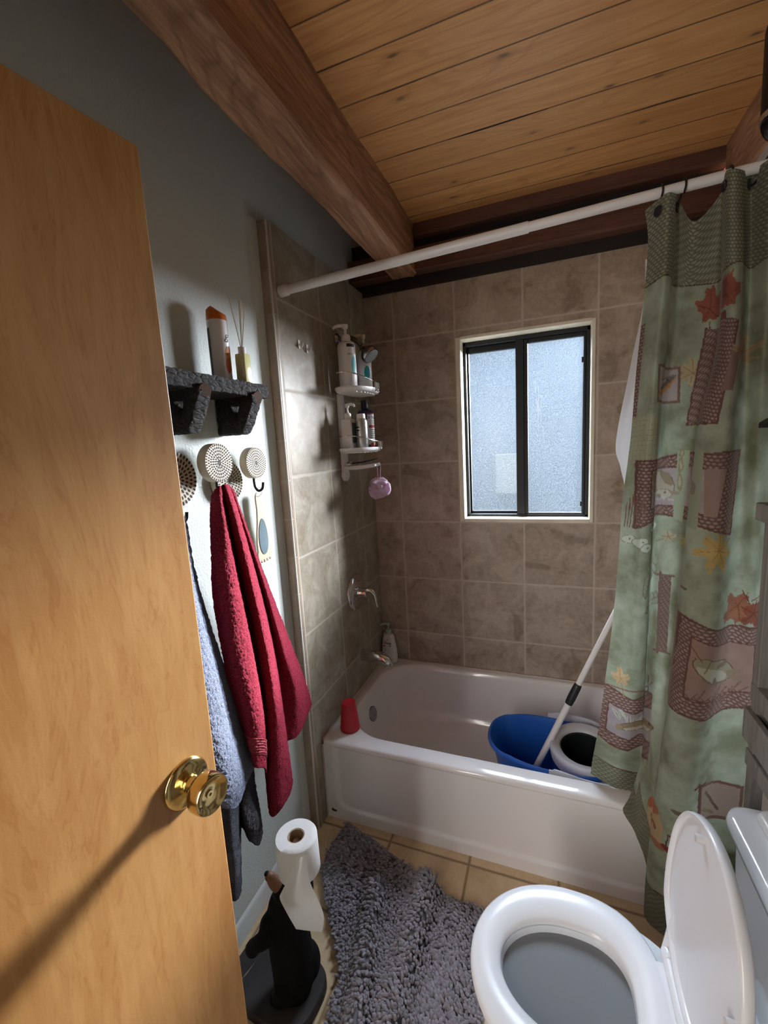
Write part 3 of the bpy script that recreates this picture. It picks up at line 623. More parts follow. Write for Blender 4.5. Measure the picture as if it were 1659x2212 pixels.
for s, size, z, bold, dx in (("Dr Teal's", 0.0160, 0.134, 0.0003, 0.002), ('Foaming Bath', 0.0066, 0.119, 0, 0.002), ('with Pure Epsom Salt', 0.0042, 0.110, 0, 0.002)):
    v_, f_ = text_mesh(s, size, bold); g.add(ewrap([(x+dx, y+z, 0) for x, y, _ in v_], LA, 0.0014), f_)
for k, z in enumerate((0.078, 0.069, 0.060, 0.051, 0.042, 0.033)): g.add(*epatch(LA+0.06, 0.030-0.003*(k % 2), z, z+0.0022, 0.0012))
g.build('label_lettering', INK, lab, smooth=False)

t = thing('shaving_cream_can', 'bare silver spray can with white cap, front of the lower caddy shelf', 'can', (0.13, -0.40, 1.581))
c0 = (0.126, -0.418, 1.5835)
g = G(); g.add(*lathe([(0.0005, 0), (0.024, 0), (0.0265, 0.003), (0.0265, 0.112), (0.024, 0.120), (0.019, 0.127), (0.0005, 0.127)], 32, c0)); g.build('can_body', plain('brushed_silver', (0.55, 0.54, 0.52), 0.28, 0.9), t)
g = G(); g.add(*lathe([(0.0005, 0.125), (0.019, 0.125), (0.019, 0.143), (0.017, 0.147), (0.0005, 0.147)], 28, c0)); g.build('can_cap', M['white_plastic'], t)
g = G()
for z in (0.088, 0.075): g.add(*patch(c0, 0.0268, FACE-0.75, 0.020, 0.006, z))
g.build('can_lettering', INK, t)
g = G(); g.add(*ball((0.158, -0.372, 1.5945), (0.009, 0.012, 0.011), 14, 10)); tag(g.build('soap_bar', plain('red_orange_soap', (0.42, 0.07, 0.03), 0.4), None), 'small red-orange soap beside the silver can on the lower caddy shelf', 'soap')
rz = thing('razor', 'black and chrome razor lying on the tray under the caddy', 'razor', (0.05, -0.375, 1.506))
g = G(); g.add(*tube([(0.055, -0.385, 1.514), (0.10, -0.375, 1.516), (0.150, -0.352, 1.526), (0.166, -0.345, 1.531)], [0.004, 0.0038, 0.003, 0.0018], 8)); g.build('razor_handle', M['black_plastic'], rz)
g = G(); g.add(*box(0.030, 0.056, -0.408, -0.366, 1.506, 1.514)); g.add(*loft([[(0.032, -0.402, 1.514), (0.052, -0.402, 1.514), (0.052, -0.372, 1.514), (0.032, -0.372, 1.514)], [(0.040, -0.398, 1.524), (0.046, -0.398, 1.524), (0.046, -0.376, 1.524), (0.040, -0.376, 1.524)]])); g.build('razor_blade', M['chrome'], rz, smooth=False)

lf = thing('loofah', 'lilac mesh loofah hanging by its cord from the caddy tray', 'loofah', (0.165, -0.337, 1.392))
m, nt, b = new_mat('lilac_mesh'); b.inputs['Base Color'].default_value = (0.70, 0.54, 0.68, 1); b.inputs['Roughness'].default_value = 0.6
tlu = nt.nodes.new('ShaderNodeBsdfTranslucent'); tlu.inputs[0].default_value = (0.72, 0.54, 0.70, 1); mxx = nt.nodes.new('ShaderNodeMixShader'); mxx.inputs[0].default_value = 0.4
lk(nt, b.outputs[0], mxx.inputs[1]); lk(nt, tlu.outputs[0], mxx.inputs[2]); lk(nt, mxx.outputs[0], nt.nodes['Material Output'].inputs[0]); MESHM = m
g = G(); C = Vector((0.165, -0.337, 1.392))
for k in range(26):
    ph = k*2.399963; zc = 1-2*(k+0.5)/26; rr = math.sqrt(1-zc*zc); d = Vector((rr*math.cos(ph), rr*math.sin(ph), zc))
    x, y = frame_for(d); a = ph*1.7; w_ = (x*math.cos(a)+y*math.sin(a)); q = d.cross(w_)
    L_ = 0.047*(0.85+0.3*random.random()); V = []
    for i in range(15):
        t_ = i/14*PI
        for j in range(11):
            s_ = (j/10-0.5)*0.044
            V.append(C+d*(0.004+L_*math.sin(t_)**0.8)+w_*(0.017*math.cos(t_)*1.15)+q*(s_*(0.4+0.8*math.sin(t_)))+d*0.0045*math.cos((j-5)*0.55)*math.sin(t_)+q*0.003*math.sin(t_*3+k))
    g.add(V, grid_faces(15, 11))
g.build('mesh_ruffle', MESHM, lf, angle=180)
g = G(); g.add(*tube([(0.168, -0.337, 1.512), (0.172, -0.330, 1.500), (0.170, -0.335, 1.45), (0.166, -0.337, 1.40)], 0.0013, 6)); g.add(*tube([(0.168, -0.337, 1.512), (0.160, -0.345, 1.500), (0.160, -0.341, 1.45), (0.164, -0.337, 1.40)], 0.0013, 6)); g.build('cord', MESHM, lf)

# two small adhesive hooks on the tiles
hk = thing('adhesive_hook', 'small white adhesive hook on the upper left tiles, nearer the tile edge', 'hook', (0, -0.688, 1.99), 'white adhesive hooks on the tiles')
g = G(); g.add(*box(0, 0.004, -0.695, -0.681, 1.972, 2.006)); g.build('hook_plate', M['white_plastic'], hk, smooth=False, bevel=0.002)
g = G(); g.add(*tube([(0.003, -0.688, 1.990), (0.014, -0.688, 1.978), (0.018, -0.688, 1.983), (0.018, -0.688, 1.994)], 0.003, 8)); g.build('hook_prong', M['white_plastic'], hk)
h2 = copy_tree(hk); h2.location = (0, -0.628, 1.985); h2['label'] = 'small white adhesive hook on the upper left tiles, nearer the caddy'

t = thing('body_wash_bottle', 'white pump bottle with pale green pump standing in the tub corner', 'bottle', (0.052, -0.045, 0.362))
c0 = Vector((0.052, -0.046, 0.3635)); ra = math.radians(-10)
prf = [(0, 0.80, 0.016), (0.004, 0.93, 0.020), (0.02, 1.0, 0.0225), (0.05, 1.0, 0.0235), (0.09, 0.92, 0.0225), (0.125, 0.80, 0.020), (0.150, 0.71, 0.018), (0.162, 0.64, 0.0165), (0.168, 0.48, 0.014), (0.171, 0.26, 0.011)]
Rz = Matrix.Rotation(ra, 3, 'Z'); n = 40
def dove(a, z, off=0.0):
    w_ = np.interp(z, [p[0] for p in prf], [p[1] for p in prf])*0.049+off; d_ = np.interp(z, [p[0] for p in prf], [p[2] for p in prf])+off
    return c0+Rz @ Vector((w_*np.sign(math.cos(a))*abs(math.cos(a))**0.8, d_*np.sign(math.sin(a))*abs(math.sin(a))**0.8, 0))+Vector((0, 0, z))
g = G(); g.add(*loft([[dove(2*PI*k/n, z) for k in range(n)] for z, _, _ in prf])); g.build('bottle_body', M['white_plastic'], t)
MINT = plain('pale_mint_plastic', (0.36, 0.50, 0.44), 0.4); pump(t, c0, c0.z+0.170, 0.062, MINT, PI+ra*0+0.25, 1.0)
def on_front(v_, x0, z0):
    out = []
    for p in v_:
        z = z0+p[1]; w_ = np.interp(z, [q[0] for q in prf], [q[1] for q in prf])*0.049; d_ = np.interp(z, [q[0] for q in prf], [q[2] for q in prf])
        x = x0+p[0]; u = max(0.0, 1-(abs(x)/w_)**2.5); out.append(c0+Rz @ Vector((x, -(d_*u**0.4)-0.0006, 0))+Vector((0, 0, z)))
    return out
g = G(); v_, f_ = text_mesh('Dove', 0.021, 0.0005, 0.25); g.add(on_front(v_, 0.0, 0.118), f_); g.add([], []); g.build('label_lettering', INK, t, smooth=False)
g = G(); g.add(on_front([(-0.007, 0.0, 0), (0.000, -0.001, 0), (0.007, 0.003, 0), (0.001, 0.004, 0)], 0, 0.134), [(0, 1, 2, 3)]); g.build('label_emblem', INK, t, smooth=False)
g = G(); g.add(on_front([(-0.008, -0.003, 0), (0.008, -0.003, 0), (0.008, 0.003, 0), (-0.008, 0.003, 0)], -0.020, 0.098), [(0, 1, 2, 3)]); g.build('red_tag', plain('bright_red_print', (0.55, 0.03, 0.03), 0.5), t, smooth=False)
g = G()
for k, (z, w_) in enumerate(((0.086, 0.014), (0.080, 0.022), (0.074, 0.017), (0.068, 0.011))): g.add(on_front([(-w_/2, -0.0013, 0), (w_/2, -0.0013, 0), (w_/2, 0.0013, 0), (-w_/2, 0.0013, 0)], -0.016, z), [(0, 1, 2, 3)])
GP = plain('soft_grey_print', (0.38, 0.37, 0.37), 0.6); g.build('fine_print', GP, t, smooth=False); g = G()
for k in range(9):
    a0, a1 = 0.4+k*0.55, 0.4+(k+1)*0.55; r0, r1 = 0.013-0.0007*k, 0.013-0.0007*(k+1)
    g.add(on_front([(r0*math.cos(a0), r0*1.6*math.sin(a0), 0), (r1*math.cos(a1), r1*1.6*math.sin(a1), 0), (r1*math.cos(a1)-0.001, r1*1.6*math.sin(a1)-0.001, 0), (r0*math.cos(a0)-0.001, r0*1.6*math.sin(a0)-0.001, 0)], 0.004, 0.056), [(0, 1, 2, 3)])
g.build('printed_swirl', GP, t, smooth=False); g = G()
for k in range(8):
    a0, a1 = 2*PI*k/8, 2*PI*(k+1)/8; g.add(on_front([(0, 0, 0), (0.007*math.cos(a0), 0.006*math.sin(a0), 0), (0.007*math.cos(a1), 0.006*math.sin(a1), 0)], 0.017, 0.104), [(0, 1, 2)])
g.build('printed_seal', GP, t, smooth=False)

cup = G(); cup.add(*lathe([(0.0415, 0.000), (0.0435, 0.002), (0.0435, 0.012), (0.0418, 0.014), (0.0312, 0.122), (0.0295, 0.1255), (0.0005, 0.1255), (0.0005, 0.123), (0.029, 0.122), (0.0398, 0.012), (0.0402, 0.0)], 40, (0.085, -0.655, 0.3625), cap0=False, cap1=False))
tag(cup.build('plastic_cup', plain('red_plastic', (0.42, 0.012, 0.022), 0.34, coat=0.2), None), 'red plastic cup standing upside down on the tub corner', 'cup')

# ---- mop bucket and mop
BLUE = plain('royal_blue_plastic', (0.018, 0.12, 0.50), 0.33, coat=0.15)
bk = thing('mop_bucket', 'blue oval mop bucket with grey wringer basket standing in the tub', 'bucket', (0.93, -0.465, 0.06))
def oval(cx, cy, a, b_, z, n=56, e=2.5):
    return [(cx+a*np.sign(math.cos(2*PI*k/n))*abs(math.cos(2*PI*k/n))**(2/e), cy+b_*np.sign(math.sin(2*PI*k/n))*abs(math.sin(2*PI*k/n))**(2/e), z) for k in range(n)]
def lip(r, am):                       # the pouring lip dips and flares at the left end
    return [(x-(0.012*am if x < 0.74 else 0), y, z+am*0.006*math.cos((x-0.70)*9)) for x, y, z in r]
cx, cy = 0.925, -0.462
g = G(); g.add(*loft([oval(cx+0.01, cy, 0.185, 0.115, 0.068), oval(cx+0.008, cy, 0.200, 0.128, 0.075), oval(cx, cy, 0.228, 0.150, 0.22), lip(oval(cx, cy, 0.240, 0.160, 0.300), 0.5), lip(oval(cx, cy, 0.252, 0.168, 0.312), 1), lip(oval(cx, cy, 0.256, 0.172, 0.324), 1), lip(oval(cx, cy, 0.252, 0.169, 0.332), 1), lip(oval(cx, cy, 0.245, 0.163, 0.331), 1), lip(oval(cx, cy, 0.238, 0.156, 0.312), 0.5), oval(cx, cy, 0.224, 0.146, 0.22), oval(cx+0.008, cy, 0.195, 0.122, 0.085), oval(cx+0.01, cy, 0.12, 0.08, 0.078)]))
g.build('bucket_tub', BLUE, bk, angle=50)
GW = plain('grey_white_plastic', (0.56, 0.56, 0.60), 0.4)
g = G(); wx, wy = 1.040, -0.462
def rr(s, z): return [(wx+0.125*s*math.cos(2*PI*k/48), wy+0.142*s*math.sin(2*PI*k/48), z) for k in range(48)]
g.add(*loft([rr(1.03, 0.290), rr(1.06, 0.318), rr(1.06, 0.336), rr(1.02, 0.343), rr(0.80, 0.338), rr(0.74, 0.330), rr(0.72, 0.20), rr(0.66, 0.13)], cap0=False, cap1=False)); g.build('wringer_basket', GW, bk, angle=50)
g = G(); g.add(*loft([rr(0.735, 0.326), rr(0.705, 0.322), rr(0.68, 0.20), rr(0.60, 0.145), rr(0.2, 0.140)], cap0=False)); g.build('basket_lining', plain('black_green_plastic', (0.010, 0.014, 0.014), 0.4), bk)
P = spline([(0.905, cy-0.176, 0.330), (0.950, cy-0.185, 0.332), (1.03, cy-0.190, 0.322), (1.12, cy-0.176, 0.314), (1.185, cy-0.09, 0.302), (1.195, cy, 0.304), (1.185, cy+0.09, 0.308), (1.10, cy+0.172, 0.324), (0.98, cy+0.180, 0.338), (0.90, cy+0.174, 0.340)], 40)
V = []
for i, p in enumerate(P):
    tn = (P[min(i+1, 39)]-P[max(i-1, 0)]).normalized(); nr = tn.cross(Vector((0, 0, 1))).normalized(); h_ = 0.017 if 1 < i < 38 else 0.010
    V.append([p+nr*a+Vector((0, 0, c_)) for a, c_ in ((-0.003, -h_), (0.003, -h_), (0.004, 0), (0.003, h_), (-0.003, h_))])
g = G(); g.add(*loft(V)); g.build('carry_handle', GW, bk)
mp = thing('mop', 'white mop pole with black joint leaning out of the blue bucket', 'mop', (0.872, -0.47, 0.12))
p0, p1 = Vector((0.872, -0.470, 0.253)), Vector((1.131, -0.380, 0.840)); dr = (p1-p0).normalized()
a0 = p0-dr*0.155; a1 = p0+dr*1.28
pj_ = p0+dr*0.268; pk_ = p0+dr*0.362
g = G(); g.add(*tube([a0, p0+dr*0.30], 0.0125, 20)); g.build('lower_pole', M['white_plastic'], mp)
g = G(); g.add(*tube([p0+dr*0.30, a1], 0.0110, 20)); g.build('upper_pole', M['white_plastic'], mp)
g = G(); g.add(*tube([pj_, pj_+dr*0.004, pj_.lerp(pk_, 0.3), pj_.lerp(pk_, 0.85), pk_-dr*0.003, pk_], [0.0135, 0.0150, 0.0165, 0.0155, 0.0145, 0.0125], 20)); g.build('joint_sleeve', M['black_plastic'], mp)

# ---- curtain rod
rod = thing('curtain_rod', 'white telescopic shower curtain rod above the tub', 'curtain rod', (0.76, -0.785, 2.172))
def rp(x): return Vector((x, -0.785, 2.152+0.0335*x))
g = G(); g.add(*tube([rp(0.012), rp(0.848)], 0.0155, 24)); g.build('thick_tube', M['white_plastic'], rod)
g = G(); g.add(*tube([rp(0.80), rp(1.522)], 0.0132, 24)); g.build('thin_tube', M['white_plastic'], rod)
g = G(); g.add(*tube([rp(0.0005), rp(0.004), rp(0.030), rp(0.036)], [0.0195, 0.0200, 0.0195, 0.0160], 24)); g.build('end_cap', M['white_plastic'], rod)
g = G(); g.add(*tube([rp(1.497), rp(1.503), rp(1.5295)], [0.0140, 0.0180, 0.0195], 24)); g.build('end_cap', M['white_plastic'], rod)

# ================================================================== TOILET
toi = thing('toilet', 'white toilet with its seat down and lid raised, beside the shower curtain', 'toilet', (1.0, -1.36, 0))
TY = -1.362
def egg(cx, af, ab, hw, z, n=64, sq=1.0, tip=2.0):
    """egg outline: rounded front towards -x, blunter back towards +x"""
    out = []
    for k in range(n):
        a = 2*PI*k/n; c_, s_ = math.cos(a), math.sin(a)
        if c_ < 0: x = -af*abs(c_)**(2/tip); y = hw*np.sign(s_)*abs(s_)**(2/tip)
        else: x = ab*abs(c_)**(2/2.6); y = hw*np.sign(s_)*abs(s_)**(2/2.6)
        out.append((cx+x, TY+y, z))
    return out
g = G()
g.add(*loft([egg(1.03, 0.18, 0.20, 0.115, 0.0), egg(1.03, 0.18, 0.20, 0.115, 0.03), egg(1.02, 0.165, 0.20, 0.105, 0.10), egg(0.99, 0.165, 0.23, 0.125, 0.20), egg(0.965, 0.185, 0.24, 0.160, 0.30), egg(0.955, 0.205, 0.24, 0.178, 0.36), egg(0.955, 0.212, 0.24, 0.183, 0.392), egg(0.955, 0.210, 0.24, 0.181, 0.405), egg(0.955, 0.200, 0.235, 0.172, 0.408),
    egg(0.955, 0.155, 0.120, 0.112, 0.408), egg(0.955, 0.150, 0.115, 0.108, 0.395), egg(0.958, 0.160, 0.125, 0.118, 0.36), egg(0.962, 0.145, 0.115, 0.105, 0.30), egg(0.970, 0.115, 0.095, 0.085, 0.24), egg(0.975, 0.08, 0.07, 0.06, 0.19), egg(0.98, 0.04, 0.04, 0.035, 0.17)]))
g.build('bowl', M['ceramic'], toi, angle=60)
m, nt, b = new_mat('bowl_shade_disc'); b.inputs['Base Color'].default_value = (0.20, 0.215, 0.23, 1); b.inputs['Roughness'].default_value = 0.08; b.inputs['IOR'].default_value = 1.33
g = G(); g.add(egg(0.955, 0.152, 0.117, 0.110, 0.393), [tuple(range(64))]); g.build('bowl_shade_disc', m, toi, smooth=False)  # flat grey disc near the rim, coloured as the shade inside the bowl
# seat: closed ring, crowned on top
so = dict(cx=0.950, af=0.214, ab=0.186, hw=0.197); si = dict(cx=0.950, af=0.150, ab=0.122, hw=0.110)
def mixring(t, z):
    A = egg(so['cx'], so['af'], so['ab'], so['hw'], z, 96); B = egg(si['cx'], si['af'], si['ab'], si['hw'], z, 96)
    return [tuple(a_*(1-t)+b_*t for a_, b_ in zip(p, q)) for p, q in zip(A, B)]
sec = [(0.06, 0.412), (0.0, 0.414), (-0.02, 0.419), (-0.005, 0.425), (0.08, 0.4295), (0.25, 0.4325), (0.45, 0.4330), (0.70, 0.4305), (0.90, 0.4250), (1.0, 0.4190), (1.015, 0.414), (0.97, 0.412), (0.06, 0.412)]
g = G(); g.add(*loft([mixring(t_, z_) for t_, z_ in sec], cap0=False, cap1=False)); g.build('seat', M['seat_plastic'], toi, angle=60)
# hinge bar between seat and lid
g = G(); g.add(*tube([(1.147, TY-0.086, 0.437), (1.147, TY+0.086, 0.437)], 0.0115, 20)); g.add(*box(1.118, 1.146, TY-0.086, TY+0.086, 0.415, 0.430)); g.build('seat_hinge', M['seat_plastic'], toi)
for s_ in (-1, 1):
    g = G(); g.add(*lathe([(0.0005, -0.012), (0.0135, -0.012), (0.0150, -0.008), (0.0150, 0.008), (0.0135, 0.012), (0.0005, 0.012)], 20, (1.150, TY+s_*0.098, 0.437), (0, 1, 0)))
    g.build('hinge_cap', M['seat_plastic'], toi)
# raised lid, leaning back a little
tilt = math.radians(6.5); LM = Matrix.Translation((1.158, TY+0.012, 0.440)) @ Matrix.Rotation(tilt, 4, 'Y')
def lid_out(s, w_, shrink=0.0, n=72):
    """outline in the lid's own plane: height u above the hinge, half-width v"""
    P = []
    for k in range(n):
        a = 2*PI*k/n; c_, s2 = math.cos(a), math.sin(a)          # c_=1 top
        if c_ >= 0: u = 0.200+0.178*c_; v = 0.192*s2
        else:
            u = 0.200+0.196*c_ if False else 0.200-0.196*abs(c_)**0.8; v = 0.192*np.sign(s2)*abs(s2)**0.62
            nk = min(1, max(0, (0.075-u)/0.075)); v *= 1-0.42*nk**1.3
        cu = 0.205; f_ = 1-shrink
        P.append(LM @ Vector((w_, v*(1-shrink*1.05), cu+(u-cu)*f_)))
    return P
g = G(); g.add(*loft([lid_out(1, -0.004, 0.052), lid_out(1, -0.011, 0.040), lid_out(1, -0.013, 0.020), lid_out(1, -0.011, 0.004), lid_out(1, -0.005, 0.0), lid_out(1, 0.003, 0.006), lid_out(1, 0.008, 0.04), lid_out(1, 0.011, 0.15), lid_out(1, 0.013, 0.5)]))
lid = g.build('lid', M['seat_plastic'], toi, angle=60)
g = G()
for v, u in ((0.062, 0.328), (-0.160, 0.205)):
    c_ = LM @ Vector((-0.004, v, u)); nx_ = (LM.to_3x3() @ Vector((-1, 0, 0))).normalized()
    gg = G(); gg.add(*lathe([(0.0005, 0), (0.0085, 0), (0.0085, 0.012), (0.0070, 0.014), (0.0005, 0.0145)], 18, c_, nx_)); gg.build('lid_bumper', plain('grey_white_rubber', (0.62, 0.62, 0.62), 0.5), lid)
for s_ in (-1, 1):
    g = G(); g.add(*[(v_, f_) for v_, f_ in [loft([[LM @ Vector(q) for q in ((-0.006, s_*0.118, 0.075), (-0.006, s_*0.085, 0.030), (0.006, s_*0.085, 0.030), (0.006, s_*0.118, 0.075))], [LM @ Vector(q) for q in ((-0.008, s_*0.126, 0.030), (-0.020, s_*0.100, -0.004), (0.004, s_*0.100, -0.010), (0.006, s_*0.126, 0.020))]])]][0])
    g.build('hinge_arm', M['seat_plastic'], lid)
# tank
g = G(); g.add(*loft([rrect(1.300, 1.505, TY-0.205, TY+0.205, 0.045, z, 8) if i == 0 else rrect(1.290-0.006*i/4, 1.510, TY-0.212-0.002*i, TY+0.212+0.002*i, 0.045, z, 8) for i, z in enumerate((0.395, 0.42, 0.52, 0.62, 0.698))])); g.build('tank', M['ceramic'], toi, angle=50)
g = G(); g.add(*loft([rrect(1.278, 1.514, TY-0.226, TY+0.226, 0.04, 0.698, 8), rrect(1.270, 1.516, TY-0.232, TY+0.232, 0.045, 0.706, 8), rrect(1.268, 1.517, TY-0.234, TY+0.234, 0.046, 0.722, 8), rrect(1.272, 1.516, TY-0.231, TY+0.231, 0.044, 0.734, 8), rrect(1.282, 1.512, TY-0.222, TY+0.222, 0.038, 0.740, 8)])); g.build('tank_lid', M['ceramic'], toi, angle=50)
g = G(); g.add(*box(1.255, 1.30, TY-0.14, TY+0.14, 0.34, 0.405)); g.build('tank_shelf', M['ceramic'], toi, smooth=False, bevel=0.012)
# tray box on the tank
wb = thing('wipes_box', 'white rounded plastic box with a paper-lined lid lying on the toilet tank', 'box', (1.40, -1.33, 0.74))
g = G(); g.add(*loft([rrect(1.318, 1.508, -1.56, -1.160, 0.022, z, 6) if s == 0 else rrect(1.318+s, 1.508-s, -1.56+s, -1.160-s, 0.022, z, 6) for z, s in ((0.741, 0.002), (0.744, 0), (0.756, 0), (0.763, 0.004), (0.765, 0.010), (0.763, 0.020), (0.761, 0.024))])); g.build('box_body', M['seat_plastic'], wb, angle=50)
g = G(); g.add(*box(1.346, 1.480, -1.53, -1.192, 0.7600, 0.7635)); g.build('paper_inset', plain('pale_grey_paper', (0.60, 0.62, 0.60), 0.8, var=0.1, bmp=0.4, bscale=90), wb, smooth=False)

# ---- whitewashed shelf unit standing over the tank
WW = wood_mat('whitewashed_wood', 'z', (0.17, 0.165, 0.155), (0.25, 0.24, 0.225), (0.33, 0.32, 0.30), 0.6, None, False, 1.3)
rk = thing('over_toilet_shelf', 'whitewashed wooden shelf unit standing over the toilet tank', 'shelf unit', (1.44, -1.36, 0))
X0, X1, Y0, Y1 = 1.352, 1.512, -1.700, -1.022
for x in (X0, X1-0.026):
    for y in (Y0, Y1-0.026):
        g = G(); g.add(*box(x, x+0.026, y, y+0.026, 0, 1.37)); g.build('post', WW, rk, smooth=False, bevel=0.002)
for y in (Y0+0.004, Y1-0.018):
    g = G(); g.add(*box(X0+0.02, X1-0.02, y, y+0.014, 0.965, 1.37)); g.build('side_panel', WW, rk, smooth=False)
g = G(); g.add(*box(X0-0.014, X1, Y0-0.012, Y1+0.012, 1.368, 1.408)); g.build('top_board', WW, rk, smooth=False, bevel=0.003)
g = G(); g.add(*box(X0-0.002, X1, Y0-0.004, Y1+0.004, 0.935, 0.982)); g.build('middle_board', WW, rk, smooth=False, bevel=0.003)
g = G(); g.add(*box(X0, X1, Y0+0.01, Y1-0.01, 0.862, 0.874)); g.build('tray_floor', plain('grey_tray_liner', (0.20, 0.21, 0.20), 0.5), rk, smooth=False)
g = G(); g.add(*box(X0-0.012, X0+0.002, Y0, Y1+0.004, 0.838, 0.916)); g.add(*box(X0, X1, Y1-0.008, Y1+0.004, 0.85, 0.916)); g.build('tray_rail', WW, rk, smooth=False, bevel=0.002)
g = G(); g.add(*box(X0-0.004, X0+0.016, Y0, Y1+0.001, 0.770, 0.812)); g.add(*box(X0+0.0, X1, Y1-0.016, Y1-0.004, 0.770, 0.812)); g.build('lower_rail', WW, rk, smooth=False, bevel=0.002)
bb = G(); bb.add(*loft([rrect(1.37, 1.50, -1.62, -1.035, 0.02, z, 5) for z in (1.410, 1.425, 1.475)])); tag(bb.build('storage_basket', M['black_plastic'], None, angle=50), 'black storage basket on top of the shelf unit over the tank', 'basket')
# black bracket shelf and hanging black lamp at the right edge of the view
ws = thing('wall_bracket_shelf', 'black slanted bracket shelf high on the right wall above the shelf unit', 'shelf', (1.50, -1.2, 1.58))
g = G(); g.add(*loft([[(1.350, -0.962, 1.572), (1.350, -0.962, 1.584), (1.529, -0.962, 1.70), (1.529, -0.962, 1.572)], [(1.350, -1.40, 1.572), (1.350, -1.40, 1.584), (1.529, -1.40, 1.70), (1.529, -1.40, 1.572)]])); g.build('shelf_body', M['black_metal'], ws, smooth=False, bevel=0.002)
pl = thing('ceiling_lamp', 'black cylindrical lamp with a silver band below the ceiling at the right', 'lamp', (1.50, -0.76, 2.45))
g = G(); g.add(*lathe([(0.0005, 0), (0.054, 0), (0.059, 0.004), (0.060, 0.19), (0.057, 0.203), (0.0005, 0.204)], 32, (1.457, -0.727, 2.338))); g.build('lamp_shade', M['black_metal'], pl)
g = G(); g.add(*lathe([(0.058, 0), (0.0615, 0.001), (0.0615, 0.010), (0.058, 0.011)], 32, (1.457, -0.727, 2.329), cap0=False, cap1=False)); g.build('silver_band', M['chrome'], pl)
g = G(); g.add(*ball((1.457, -0.727, 2.327), (0.058, 0.058, 0.056), 28, 14)); g.build('glass_globe', plain('black_glass', (0.008, 0.010, 0.014), 0.12), pl)
g = G(); g.add(*tube([(1.457, -0.727, 2.54), (1.457, -0.727, 2.619)], 0.012, 14)); g.build('ceiling_stem', M['black_metal'], pl)

# ================================================================== LEFT WALL THINGS
def bark_mat(name):
    m, nt, b = new_mat(name); v = coords(nt, 'obj', (1, 0.5, 1)); n1 = noise(nt, v, 70, 6, 0.75, 1.5)
    vo = nt.nodes.new('ShaderNodeTexVoronoi'); vo.feature = 'DISTANCE_TO_EDGE'; lk(nt, v, vo.inputs['Vector']); vo.inputs['Scale'].default_value = 75
    c = ramp(nt, n1, [(0.3, (0.006, 0.0045, 0.004)), (0.55, (0.018, 0.014, 0.012)), (0.8, (0.055, 0.043, 0.037))])
    c = mix_c(nt, ramp(nt, vo.outputs['Distance'], [(0.0, 0.8), (0.12, 0.0)]), c, (0.008, 0.006, 0.006)); lk(nt, c, b.inputs['Base Color']); b.inputs['Roughness'].default_value = 0.8
    bump(nt, b, math_n(nt, 'ADD', n1, math_n(nt, 'MULTIPLY', ramp(nt, vo.outputs['Distance'], [(0, 0.0), (0.2, 1.0)]), 0.6)), 1.0, 0.006); return m
BARK = bark_mat('dark_bark'); END = plain('cut_log_end', (0.115, 0.060, 0.036), 0.7, var=0.45, bmp=0.5, bscale=160)
def rough(g, amp, f, seed):
    V = np.array(g.v); d = np.stack([noise_np(V, f, seed+i) for i in range(3)], 1)-0.5; d2 = np.stack([noise_np(V, f*3, seed+9+i) for i in range(3)], 1)-0.5
    g.v = [tuple(p) for p in V+d*amp*2+d2*amp*0.9]; return g
def fine_box(x0, x1, y0, y1, z0, z1, h=0.008):
    g = G(); nx, ny, nz = [max(2, int(round((b_-a_)/h))+1) for a_, b_ in ((x0, x1), (y0, y1), (z0, z1))]
    X, Y, Z = np.linspace(x0, x1, nx), np.linspace(y0, y1, ny), np.linspace(z0, z1, nz)
    for z in (z0, z1): g.add([(x, y, z) for x in X for y in Y], grid_faces(nx, ny))
    for y in (y0, y1): g.add([(x, y, z) for x in X for z in Z], grid_faces(nx, nz))
    for x in (x0, x1): g.add([(x, y, z) for y in Y for z in Z], grid_faces(ny, nz))
    return g
def weld(o):
    bm = bmesh.new(); bm.from_mesh(o.data); bmesh.ops.remove_doubles(bm, verts=bm.verts, dist=0.0004); bmesh.ops.recalc_face_normals(bm, faces=bm.faces); bm.to_mesh(o.data); bm.free(); return o
sf = thing('bark_shelf', 'rustic dark bark wall shelf on two log brackets', 'shelf', (XW, -1.25, 1.64))
ST = 1.787
weld(rough(fine_box(XW+0.001, 0.086, -1.475, -1.036, 1.748, ST, 0.004), 0.0018, 100, 2).build('shelf_board', BARK, sf, angle=180))
